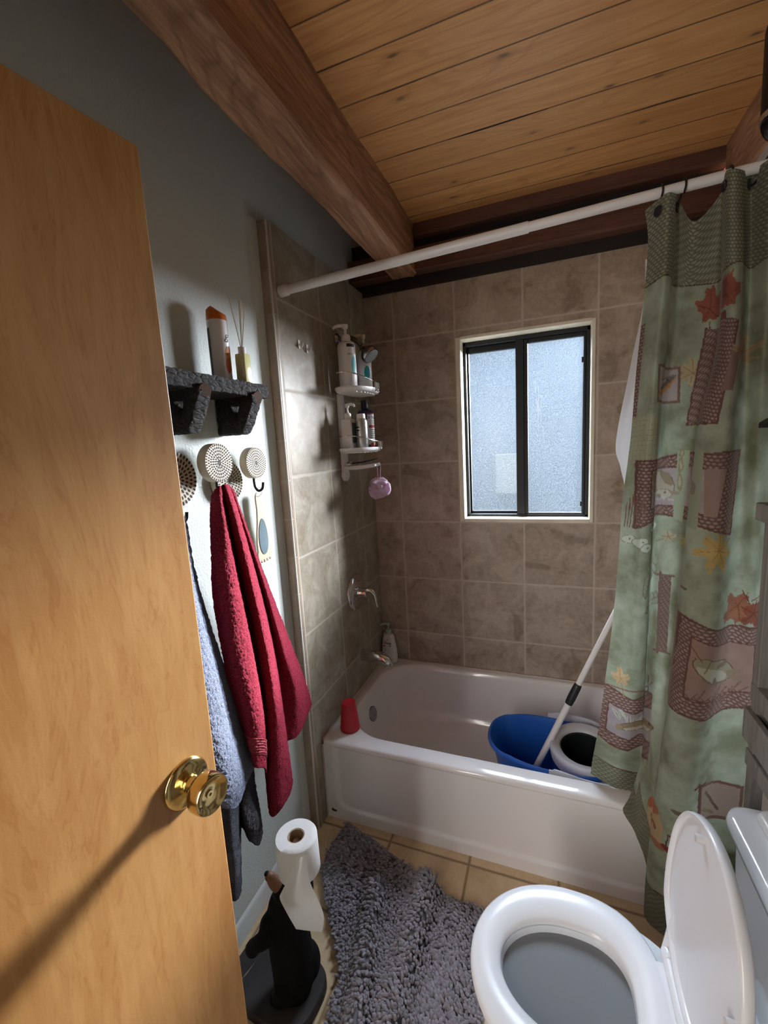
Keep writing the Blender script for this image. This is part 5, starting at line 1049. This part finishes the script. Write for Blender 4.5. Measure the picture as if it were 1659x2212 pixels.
def paint(mask, col, a=1.0):
    C[mask] = C[mask]*(1-a)+np.array(col)*a
JX = (noise_np(P3, 70, 7)-0.5)*0.008; JZ = (noise_np(P3, 70, 8)-0.5)*0.008       # hand-drawn wobble
def weave(mask, dark, light, su=0.014, sv=0.0095):
    r_ = np.floor(S/sv); ph = U/su+0.5*(r_ % 2); w_ = np.abs(np.modf(ph)[0]*2-1); q = np.abs(np.modf(S/sv)[0]*2-1)
    k = np.clip((1-np.hypot(w_*0.9, q*1.05))*1.5, 0, 1); k = k*(0.6+0.6*n2)
    C[mask] = lerp(dark, light, np.clip(k, 0, 1))[mask]
def line(p0, p1, w_, col):
    d = np.array(p1)-np.array(p0); L2 = (d**2).sum(); t = np.clip(((X-p0[0])*d[0]+(Z-p0[1])*d[1])/L2, 0, 1)
    paint(np.hypot(X+JX*0.3-p0[0]-t*d[0], Z+JZ*0.3-p0[1]-t*d[1]) < w_, col)
def leaf(cx, cz, r, rot, col, vein, lobes=5, depth=0.42, sx=1.0):
    dx, dz = (X+JX-cx)/sx, Z+JZ-cz; a = np.arctan2(dz, dx)-rot; rr = np.hypot(dx, dz)
    out = r*(1-depth+depth*np.abs(np.cos(a*lobes/2))**1.1)*(0.80+0.20*np.cos(a))*(0.88+0.16*np.abs(np.sin(a*lobes*1.5)))*(0.86+0.28*n3)
    m_ = rr < out; paint(m_, col, 0.92); C[m_] *= (0.85+0.3*n2[m_])[:, None]
    for k in range(lobes):
        aa = rot+2*PI*k/lobes; line((cx, cz), (cx+sx*0.75*r*math.cos(aa), cz+0.75*r*math.sin(aa)), 0.0011, vein)
    line((cx-sx*r*0.6*math.cos(rot), cz-r*0.6*math.sin(rot)), (cx-sx*r*1.5*math.cos(rot), cz-r*1.5*math.sin(rot)), 0.0016, vein)
def blob(cx, cz, rx, rz, rot, col, a=1.0):
    dx, dz = X+JX*0.6-cx, Z+JZ*0.6-cz; x_ = dx*math.cos(rot)+dz*math.sin(rot); z_ = -dx*math.sin(rot)+dz*math.cos(rot)
    paint((x_/rx)**2+(z_/rz)**2 < 1, col, a)
BRD, BRL, EDGE = (0.135, 0.066, 0.052), (0.42, 0.31, 0.265), (0.15, 0.068, 0.052)
def frame(outer, inner, pic, only=None):
    K0 = C.copy()
    weave(inside(outer), BRD, BRL)
    for i in range(len(outer)): line(outer[i], outer[(i+1) % len(outer)], 0.0028, EDGE)
    paint(inside(inner), pic); C[inside(inner)] *= (0.9+0.2*n2[inside(inner)])[:, None]
    for i in range(len(inner)): line(inner[i], inner[(i+1) % len(inner)], 0.0022, EDGE)
    if only is not None: C[~only] = K0[~only]
# small framed canoe
fr = [(1.178, 1.757), (1.252, 1.757), (1.254, 1.655), (1.180, 1.657)]; paint(inside(fr), (0.22, 0.13, 0.09)); paint(inside([(1.184, 1.750), (1.246, 1.750), (1.247, 1.663), (1.186, 1.664)]), (0.46, 0.40, 0.38))
leaf(1.283, 1.735, 0.048, 2.6, (0.52, 0.42, 0.24), (0.35, 0.24, 0.12), 7, 0.5, 0.8)
paint(inside(fr) & (X < 1.254), (0.22, 0.13, 0.09)); paint(inside([(1.184, 1.750), (1.246, 1.750), (1.247, 1.663), (1.186, 1.664)]), (0.46, 0.40, 0.38))
blob(1.212, 1.700, 0.038, 0.009, 0.75, (0.50, 0.26, 0.09)); blob(1.214, 1.712, 0.034, 0.006, 0.7, (0.16, 0.13, 0.11)); line((1.195, 1.718), (1.235, 1.735), 0.0015, (0.12, 0.10, 0.09))
leaf(1.312, 1.900, 0.055, 1.6, (0.30, 0.075, 0.045), (0.20, 0.05, 0.03), 5, 0.35, 0.7)
weave(inside([(1.306, 1.850), (1.338, 1.838), (1.302, 1.590), (1.272, 1.592)]), BRD, BRL, 0.012, 0.0095); line((1.306, 1.850), (1.272, 1.592), 0.0022, EDGE); line((1.338, 1.838), (1.302, 1.590), 0.0022, EDGE); line((1.302, 1.590), (1.272, 1.592), 0.0022, EDGE)
paint(inside([(1.326, 1.775), (1.352, 1.772), (1.330, 1.668), (1.308, 1.670)]), (0.24, 0.15, 0.12))
leaf(1.362, 1.765, 0.055, 1.2, (0.42, 0.31, 0.17), (0.30, 0.20, 0.10), 7, 0.5, 0.8)
edge_strip = (U < 0.014) & (Z < 1.875) & (Z > 1.615); weave(edge_strip, BRD, BRL, 0.010, 0.009)
gm = inside([(1.120, 1.625), (1.186, 1.620), (1.184, 1.490), (1.108, 1.492)]); paint(gm, (0.47, 0.46, 0.31), 0.55)
paint(gm & ((np.modf(U/0.016)[0] < 0.10) | (np.modf(S/0.014)[0] < 0.10)), (0.28, 0.25, 0.16), 0.6)
# framed animal panel
frame([(1.140, 1.497), (1.205, 1.497), (1.268, 1.512), (1.372, 1.518), (1.350, 1.300), (1.266, 1.326), (1.205, 1.330), (1.140, 1.300)], [(1.176, 1.468), (1.268, 1.474), (1.326, 1.474), (1.308, 1.348), (1.264, 1.358), (1.178, 1.356)], (0.40, 0.34, 0.33))
paint(inside([(1.283, 1.474), (1.326, 1.474), (1.308, 1.348), (1.283, 1.352)]), (0.34, 0.235, 0.19))
paint(inside([(1.254, 1.52), (1.282, 1.52), (1.272, 1.31), (1.250, 1.32)]), (0.36, 0.40, 0.28))
blob(1.198, 1.446, 0.024, 0.018, -0.5, (0.26, 0.165, 0.10)); blob(1.190, 1.420, 0.010, 0.018, 0.2, (0.30, 0.20, 0.13)); blob(1.222, 1.425, 0.026, 0.042, 0.5, (0.20, 0.15, 0.10)); blob(1.222, 1.425, 0.0235, 0.040, 0.5, (0.44, 0.40, 0.30)); blob(1.230, 1.440, 0.010, 0.026, 0.6, (0.30, 0.24, 0.16)); blob(1.226, 1.392, 0.023, 0.015, -0.15, (0.22, 0.17, 0.12)); blob(1.226, 1.392, 0.021, 0.0133, -0.15, (0.50, 0.47, 0.38)); blob(1.252, 1.396, 0.014, 0.006, -0.3, (0.34, 0.28, 0.20)); blob(1.212, 1.386, 0.007, 0.005, -0.3, (0.30, 0.22, 0.15))
blob(1.228, 1.396, 0.003, 0.003, 0, (0.10, 0.08, 0.07))
for k in range(6): line((1.224, 1.383), (1.205+0.009*k, 1.366+0.003*abs(k-2.5)), 0.0007, (0.60, 0.58, 0.52))
for k in range(3): line((1.185+0.008*k, 1.362), (1.190+0.010*k, 1.395), 0.0009, (0.24, 0.17, 0.14))
for z0_, z1_ in ((1.525, 1.50), (1.50, 1.455), (1.455, 1.40)): blob(1.263, (z0_+z1_)/2, 0.006, (z0_-z1_)/2, 0, (0.30, 0.26, 0.15)); blob(1.263, (z0_+z1_)/2, 0.003, (z0_-z1_)/2*0.6, 0, (0.42, 0.40, 0.27))
# reeds, water lilies, leaves
for k in range(7): line((1.118+0.006*k, 1.300), (1.122+0.007*k, 1.375+0.012*(k % 3)), 0.0013, (0.20, 0.14, 0.09))
for k in range(4): blob(1.128+0.010*k, 1.365+0.014*(k % 3), 0.0024, 0.014, 0, (0.20, 0.10, 0.07))
for cx_, cz_, s_ in ((1.128, 1.262, 1.0), (1.158, 1.256, 1.25), (1.172, 1.240, 1.0), (1.196, 1.296, 0.9)):
    blob(cx_, cz_, 0.017*s_, 0.013*s_, 0.1, (0.20, 0.20, 0.14)); blob(cx_, cz_, 0.0155*s_, 0.0115*s_, 0.1, (0.56, 0.60, 0.48)); blob(cx_+0.003, cz_+0.001, 0.003, 0.003, 0, (0.25, 0.24, 0.15))
leaf(1.316, 1.262, 0.066, 4.2, (0.52, 0.36, 0.12), (0.38, 0.22, 0.06), 7, 0.48, 0.8); leaf(1.240, 1.262, 0.022, 0.5, (0.48, 0.42, 0.28), (0.3, 0.2, 0.1), 5, 0.4)
for cx_, cz_, ro, ln in ((1.186, 1.128, 1.35, 0.050), (1.212, 1.062, 0.75, 0.046), (1.196, 1.165, 2.2, 0.026)):
    blob(cx_, cz_, ln, 0.016, ro, (0.20, 0.205, 0.14)); blob(cx_, cz_, ln*0.92, 0.0135, ro, (0.34, 0.36, 0.26)); line((cx_-ln*math.cos(ro), cz_-ln*math.sin(ro)), (cx_+ln*math.cos(ro), cz_+ln*math.sin(ro)), 0.0012, (0.17, 0.15, 0.10))
    for k in range(-3, 4): line((cx_+k*ln*0.25*math.cos(ro), cz_+k*ln*0.25*math.sin(ro)), (cx_+k*ln*0.25*math.cos(ro)+0.012*math.cos(ro+1.0), cz_+k*ln*0.25*math.sin(ro)+0.012*math.sin(ro+1.0)), 0.0008, (0.20, 0.18, 0.12))
s2 = (F < 6.6) & inside([(1.222, 1.142), (1.252, 1.142), (1.246, 0.897), (1.222, 0.897)]); weave(s2, (0.12, 0.07, 0.055), (0.30, 0.22, 0.18), 0.009, 0.010)
for a_, b_ in (((1.214, 1.142), (1.256, 1.142)), ((1.225, 1.150), (1.223, 0.89)), ((1.216, 0.897), (1.250, 0.897))): line(a_, b_, 0.0035, (0.19, 0.12, 0.10))
# framed fish panel
frame([(1.250, 1.068), (1.300, 1.050), (1.360, 1.036), (1.460, 1.022), (1.460, 0.790), (1.360, 0.776), (1.230, 0.778)], [(1.270, 1.014), (1.360, 0.988), (1.440, 0.974), (1.440, 0.835), (1.360, 0.830), (1.258, 0.832)], (0.34, 0.225, 0.175), F > 6.2)
blob(1.335, 0.915, 0.068, 0.033, -0.55, (0.15, 0.10, 0.07)); blob(1.335, 0.915, 0.065, 0.030, -0.55, (0.33, 0.29, 0.19)); blob(1.328, 0.906, 0.052, 0.016, -0.55, (0.47, 0.44, 0.33)); blob(1.350, 0.928, 0.020, 0.007, -0.2, (0.22, 0.17, 0.11)); blob(1.330, 0.888, 0.014, 0.006, -1.2, (0.24, 0.18, 0.11)); blob(1.300, 0.940, 0.004, 0.004, 0, (0.08, 0.06, 0.05)); line((1.312, 0.952), (1.300, 0.918), 0.0012, (0.16, 0.11, 0.07)); line((1.278, 0.956), (1.292, 0.942), 0.0016, (0.14, 0.09, 0.06)); blob(1.292, 0.945, 0.014, 0.011, -0.5, (0.30, 0.27, 0.18)); blob(1.388, 0.880, 0.022, 0.008, -0.9, (0.28, 0.22, 0.15)); blob(1.392, 0.895, 0.022, 0.008, 0.1, (0.28, 0.22, 0.15))
line((1.272, 0.985), (1.292, 0.950), 0.0016, (0.20, 0.10, 0.05))
for k in range(9): line((1.262+0.017*k, 0.812+0.008*(k % 3)), (1.285+0.018*k, 0.855+0.012*math.sin(k*2)), 0.0018, (0.20, 0.11, 0.08)); line((1.262+0.017*k, 0.842), (1.292+0.015*k, 0.806), 0.0013, (0.17, 0.09, 0.07))
leaf(1.392, 1.090, 0.062, 3.6, (0.30, 0.105, 0.055), (0.20, 0.06, 0.03), 5, 0.4, 0.9); leaf(1.430, 1.070, 0.050, 5.2, (0.24, 0.07, 0.04), (0.15, 0.04, 0.03), 5, 0.4, 0.9)
# lower panel in the tub
frame([(1.050, 0.757), (1.110, 0.742), (1.160, 0.722), (1.205, 0.742), (1.300, 0.757), (1.240, 0.575), (1.190, 0.548), (1.150, 0.520), (1.095, 0.532), (1.040, 0.560)], [(1.092, 0.690), (1.160, 0.668), (1.230, 0.702), (1.228, 0.600), (1.185, 0.590), (1.155, 0.560), (1.085, 0.580)], (0.38, 0.33, 0.33), F < 5)
for k in range(6): blob(1.115+0.017*k, 0.655-0.004*k+0.008*math.sin(k*2), 0.007, 0.020, 0.6-0.25*k, (0.50, 0.50, 0.42)); blob(1.115+0.017*k, 0.655-0.004*k, 0.0015, 0.018, 0.6-0.25*k, (0.26, 0.24, 0.18))
blob(1.168, 0.622, 0.053, 0.018, 0.35, (0.13, 0.09, 0.06)); blob(1.168, 0.622, 0.050, 0.0155, 0.35, (0.28, 0.205, 0.12)); blob(1.208, 0.640, 0.003, 0.003, 0, (0.06, 0.05, 0.04)); blob(1.172, 0.614, 0.040, 0.007, 0.35, (0.47, 0.44, 0.33)); blob(1.124, 0.608, 0.010, 0.012, 0.2, (0.33, 0.25, 0.15))
leaf(1.122, 0.790, 0.042, 1.8, (0.56, 0.40, 0.22), (0.45, 0.28, 0.12), 5, 0.5, 0.7); line((1.070, 0.752), (1.200, 0.756), 0.0022, (0.24, 0.12, 0.09)); line((1.200, 0.756), (1.215, 0.785), 0.0018, (0.26, 0.16, 0.12))
line((1.205, 0.740), (1.205, 0.800), 0.0012, (0.12, 0.13, 0.14)); line((1.185, 0.768), (1.225, 0.768), 0.0018, (0.30, 0.36, 0.40))
# foot of the outer panel
fd = [(1.310, 0.555), (1.440, 0.535), (1.440, 0.415), (1.316, 0.420)]; paint(inside(fd), (0.19, 0.10, 0.075)); paint(inside([(1.320, 0.545), (1.430, 0.527), (1.430, 0.426), (1.325, 0.430)]), (0.36, 0.27, 0.22)); line((1.335, 0.52), (1.375, 0.45), 0.004, (0.17, 0.11, 0.07)); line((1.332, 0.46), (1.36, 0.44), 0.005, (0.26, 0.20, 0.12))
line((1.298, 0.552), (1.330, 0.556), 0.004, EDGE); line((1.312, 0.56), (1.318, 0.41), 0.004, EDGE)
blob(1.270, 0.470, 0.030, 0.008, -0.1, (0.17, 0.14, 0.085)); blob(1.282, 0.476, 0.014, 0.005, 0.6, (0.22, 0.17, 0.10))
blob(1.210, 0.380, 0.014, 0.055, 0.05, (0.52, 0.36, 0.20)); blob(1.206, 0.425, 0.010, 0.020, -0.2, (0.42, 0.14, 0.07)); blob(1.216, 0.330, 0.018, 0.010, 0.6, (0.38, 0.15, 0.08)); blob(1.208, 0.375, 0.003, 0.012, 0, (0.30, 0.12, 0.06))
blob(1.250, 0.300, 0.020, 0.030, 0.2, (0.45, 0.38, 0.24)); blob(1.252, 0.294, 0.012, 0.016, 0.2, (0.50, 0.50, 0.46)); blob(1.244, 0.335, 0.026, 0.009, -0.35, (0.20, 0.045, 0.03)); blob(1.256, 0.258, 0.028, 0.011, -0.45, (0.24, 0.05, 0.035)); line((1.232, 0.345), (1.236, 0.385), 0.0016, (0.10, 0.05, 0.04)); line((1.236, 0.385), (1.272, 0.372), 0.0030, (0.16, 0.06, 0.04)); line((1.272, 0.372), (1.272, 0.325), 0.0014, (0.10, 0.05, 0.04))
# woven bands along the top and the hem
topb = 0.195+0.012*np.sin(U*16)
topz = 1.970+0.008*np.sin(U*14)
wv_, wl_ = (0.135, 0.135, 0.085), (0.40, 0.41, 0.29)
weave(Z > topz, wv_, wl_, 0.0155, 0.0085); paint(np.abs(Z-topz) < 0.0016, (0.10, 0.055, 0.04))
hemh = np.where(F < 4.5, 0.085, 0.135)+0*U
weave(B < hemh, wv_, (0.33, 0.34, 0.235), 0.0115, 0.0085); paint(np.abs(B-hemh) < 0.0016, (0.13, 0.06, 0.04))
paint(U > arc[-1]-0.006, (0.36, 0.33, 0.18))
sc_t = thing('shower_curtain', 'green printed shower curtain with leaf and fish panels bunched to the right', 'curtain', (1.3, -0.80, 2.18))
g = G(); g.add(V.reshape(-1, 3), grid_faces(NU, NT))
m, nt, b = new_mat('printed_curtain_cloth'); at = nt.nodes.new('ShaderNodeAttribute'); at.attribute_name = 'print'
lk(nt, at.outputs['Color'], b.inputs['Base Color']); b.inputs['Roughness'].default_value = 0.75; b.inputs['Sheen Weight'].default_value = 0.15
tl = nt.nodes.new('ShaderNodeBsdfTranslucent'); lk(nt, at.outputs['Color'], tl.inputs[0]); mx = nt.nodes.new('ShaderNodeMixShader'); mx.inputs[0].default_value = 0.50
lk(nt, b.outputs[0], mx.inputs[1]); lk(nt, tl.outputs[0], mx.inputs[2]); lk(nt, mx.outputs[0], nt.nodes['Material Output'].inputs[0])
cu = g.build('curtain_cloth', m, sc_t, angle=180)
ca = cu.data.color_attributes.new('print', 'FLOAT_COLOR', 'POINT'); buf = np.ones((NU*NT, 4), np.float32); buf[:, :3] = np.clip(C.reshape(-1, 3), 0.004, 1); ca.data.foreach_set('color', buf.ravel())
# eyelets along the top
g_pts = []
for fu in (0.085, 0.315, 0.585, 0.80, 0.955):
    i = int(fu*NU); p = V[i, 14]; tu = Vector(V[min(i+3, NU-1), 14]-V[i-3, 14]).normalized(); nr = tu.cross(Vector((0, 0, 1))).normalized()
    if nr.y > 0: nr = -nr
    q = Vector(p)+nr*0.002; q.z = V[i, 0, 2]-0.030
    gg = G(); gg.add(*lathe([(0.006, 0.0), (0.0125, 0.0), (0.0135, 0.0015), (0.0125, 0.0032), (0.006, 0.0032)], 22, q, nr, cap0=True, cap1=True)); gg.build('eyelet', plain('black_eyelet', (0.012, 0.013, 0.018), 0.35) if 'EY' not in M else M['EY'], sc_t)
    g_pts.append(q)
# liner behind it
VL = cloth(LIN, 60, 200); VL[..., 1] += (noise_np(VL*np.array([1, 1, 0.4]), 30, 9)-0.5)*0.004
g = G(); g.add(VL.reshape(-1, 3), grid_faces(60, 200)); m, nt, b = new_mat('white_vinyl'); b.inputs['Base Color'].default_value = (0.70, 0.70, 0.71, 1); b.inputs['Roughness'].default_value = 0.4
tl = nt.nodes.new('ShaderNodeBsdfTranslucent'); tl.inputs[0].default_value = (0.75, 0.75, 0.76, 1); mx = nt.nodes.new('ShaderNodeMixShader'); mx.inputs[0].default_value = 0.4
lk(nt, b.outputs[0], mx.inputs[1]); lk(nt, tl.outputs[0], mx.inputs[2]); lk(nt, mx.outputs[0], nt.nodes['Material Output'].inputs[0])
tag(g.build('curtain_liner', m, None, angle=180), 'thin white liner showing behind the left edge of the printed curtain', 'curtain liner')
# black hooks over the rod
names = ['black curtain hook over the rod at the curtain\'s free edge', 'second black curtain hook from the curtain\'s free edge', 'third black curtain hook from the curtain\'s free edge, beside a wide gap', 'fourth black curtain hook from the curtain\'s free edge, curled over the rod', 'fifth black curtain hook, last one towards the right wall']
for lab_, xh, q in zip(names, (1.172, 1.222, 1.318, 1.392, 1.448), g_pts):
    zc = 2.152+0.0335*xh; r_ = 0.0185
    P = [Vector((xh+0.004, -0.785+r_*math.sin(a), zc+r_*math.cos(a))) for a in np.linspace(1.9, -1.9, 14)]
    P = [Vector((q.x, max(-0.80, q.y+0.006), q.z-0.004)), Vector((q.x*0.6+xh*0.4, -0.778, zc-0.030))]+P+[Vector((xh, -0.806, zc-0.024))]
    g = G(); g.add(*tube(spline(P, 36), 0.0024, 8)); tag(g.build('curtain_hook', M['black_metal'], None), lab_, 'curtain hook', 'black curtain hooks on the rod')

# ---- shaggy bath mat, rumpled
mat_t = thing('bath_mat', 'rumpled grey shaggy chenille bath mat on the tan floor', 'bath mat', (0.42, -1.15, 0))
ML = [[(0.112, -0.790, 0), (0.092, -0.89, 0), (0.105, -1.00, 0), (0.200, -1.13, 0), (0.312, -1.26, 0), (0.332, -1.38, 0), (0.350, -1.52, 0)],
      [(0.250, -0.832, 0), (0.240, -0.93, 0), (0.260, -1.06, 0), (0.330, -1.18, 0), (0.400, -1.29, 0), (0.430, -1.40, 0), (0.460, -1.53, 0)],
      [(0.400, -0.885, 0), (0.410, -0.98, 0), (0.430, -1.10, 0), (0.470, -1.21, 0), (0.520, -1.31, 0), (0.550, -1.41, 0), (0.570, -1.53, 0)],
      [(0.540, -0.945, 0), (0.550, -1.03, 0), (0.570, -1.13, 0), (0.600, -1.23, 0), (0.630, -1.33, 0), (0.650, -1.42, 0), (0.670, -1.53, 0)],
      [(0.705, -0.955, 0), (0.705, -1.04, 0), (0.715, -1.13, 0), (0.730, -1.23, 0), (0.745, -1.33, 0), (0.755, -1.42, 0), (0.765, -1.53, 0)]]
def ridge(x, y):
    z = 0.008
    for (ax_, ay, bx, by, h, w_) in ((0.505, -0.935, 0.505, -1.36, 0.066, 0.036), (0.330, -1.02, 0.430, -1.45, 0.050, 0.028), (0.14, -0.80, 0.20, -1.02, 0.012, 0.05), (0.62, -1.02, 0.66, -1.30, 0.018, 0.045)):
        dx, dy = bx-ax_, by-ay; t = np.clip(((x-ax_)*dx+(y-ay)*dy)/(dx*dx+dy*dy), 0, 1); d = np.hypot(x-ax_-t*dx, y-ay-t*dy); z = z+h*(1-0.25*t)*np.exp(-(d/w_)**2)
    return z
V = cloth(ML, 90, 110); V[..., 2] = ridge(V[..., 0], V[..., 1])
g = G(); g.add(V.reshape(-1, 3), grid_faces(90, 110)); MG = plain('grey_mat_base', (0.15, 0.15, 0.165), 0.95); ob = g.build('mat_base', MG, mat_t, angle=180)
sd = ob.modifiers.new('thickness', 'SOLIDIFY'); sd.thickness = 0.006; sd.offset = 1
m, nt, b = new_mat('grey_chenille'); at = nt.nodes.new('ShaderNodeAttribute'); at.attribute_name = 'tone'
lk(nt, at.outputs['Color'], b.inputs['Base Color']); b.inputs['Roughness'].default_value = 0.95; b.inputs['Sheen Weight'].default_value = 0.3; b.inputs['Specular IOR Level'].default_value = 0.1
bump(nt, b, noise(nt, coords(nt), 900, 2), 0.6, 0.001)
gu = np.gradient(V, axis=0); gt = np.gradient(V, axis=1); nn = np.cross(gu, gt); nn /= np.linalg.norm(nn, axis=2, keepdims=True); nn *= np.sign(nn[..., 2:3])
NS = 7000; vv = []; ff_ = []; tones = []
for k in range(NS):
    u, t = RNG.random()*88.99, RNG.random()*108.99; i, j = int(u), int(t); p = Vector(V[i, j]+(V[i+1, j]-V[i, j])*(u-i)+(V[i, j+1]-V[i, j])*(t-j)); n_ = Vector(nn[i, j])
    L_ = 0.017+0.009*RNG.random(); ph = 6.0*noise_np(np.array([[p.x, p.y, 0.0]]), 9, 3)[0]+RNG.random()*2.2
    s_ = Vector((math.cos(ph), math.sin(ph), 0)); s_ = (s_-n_*s_.dot(n_))*(0.35+0.75*RNG.random())
    d1 = (n_+s_*0.5).normalized(); d2 = (n_*0.5+s_).normalized(); w_ = 0.0044+0.0014*RNG.random()
    pts = [p-n_*0.002, p+d1*L_*0.5, p+d1*L_*0.5+d2*L_*0.45]; x, y = frame_for(d1); b0 = len(vv)
    for q, r_ in zip(pts, (w_*0.85, w_, w_*0.92)):
        for a in range(5): vv.append(q+(x*math.cos(a*2*PI/5)+y*math.sin(a*2*PI/5))*r_)
    vv.append(pts[2]+d2*w_*0.9)
    for s2_ in (0, 5):
        for a in range(5): ff_.append((b0+s2_+a, b0+s2_+(a+1) % 5, b0+s2_+5+(a+1) % 5, b0+s2_+5+a))
    for a in range(5): ff_.append((b0+10+a, b0+10+(a+1) % 5, b0+15))
    c_ = 0.82+0.36*RNG.random(); tones += [(0.265*c_, 0.247*c_, 0.278*c_, 1)]*16
me = bpy.data.meshes.new('shaggy_pile'); me.from_pydata([tuple(p) for p in vv], [], ff_); me.materials.append(m)
me.polygons.foreach_set('use_smooth', [True]*len(me.polygons)); ca = me.color_attributes.new('tone', 'FLOAT_COLOR', 'POINT'); ca.data.foreach_set('color', np.array(tones, np.float32).ravel())
po = bpy.data.objects.new('shaggy_pile', me); COL.objects.link(po); attach(po, mat_t); po['kind'] = 'stuff'
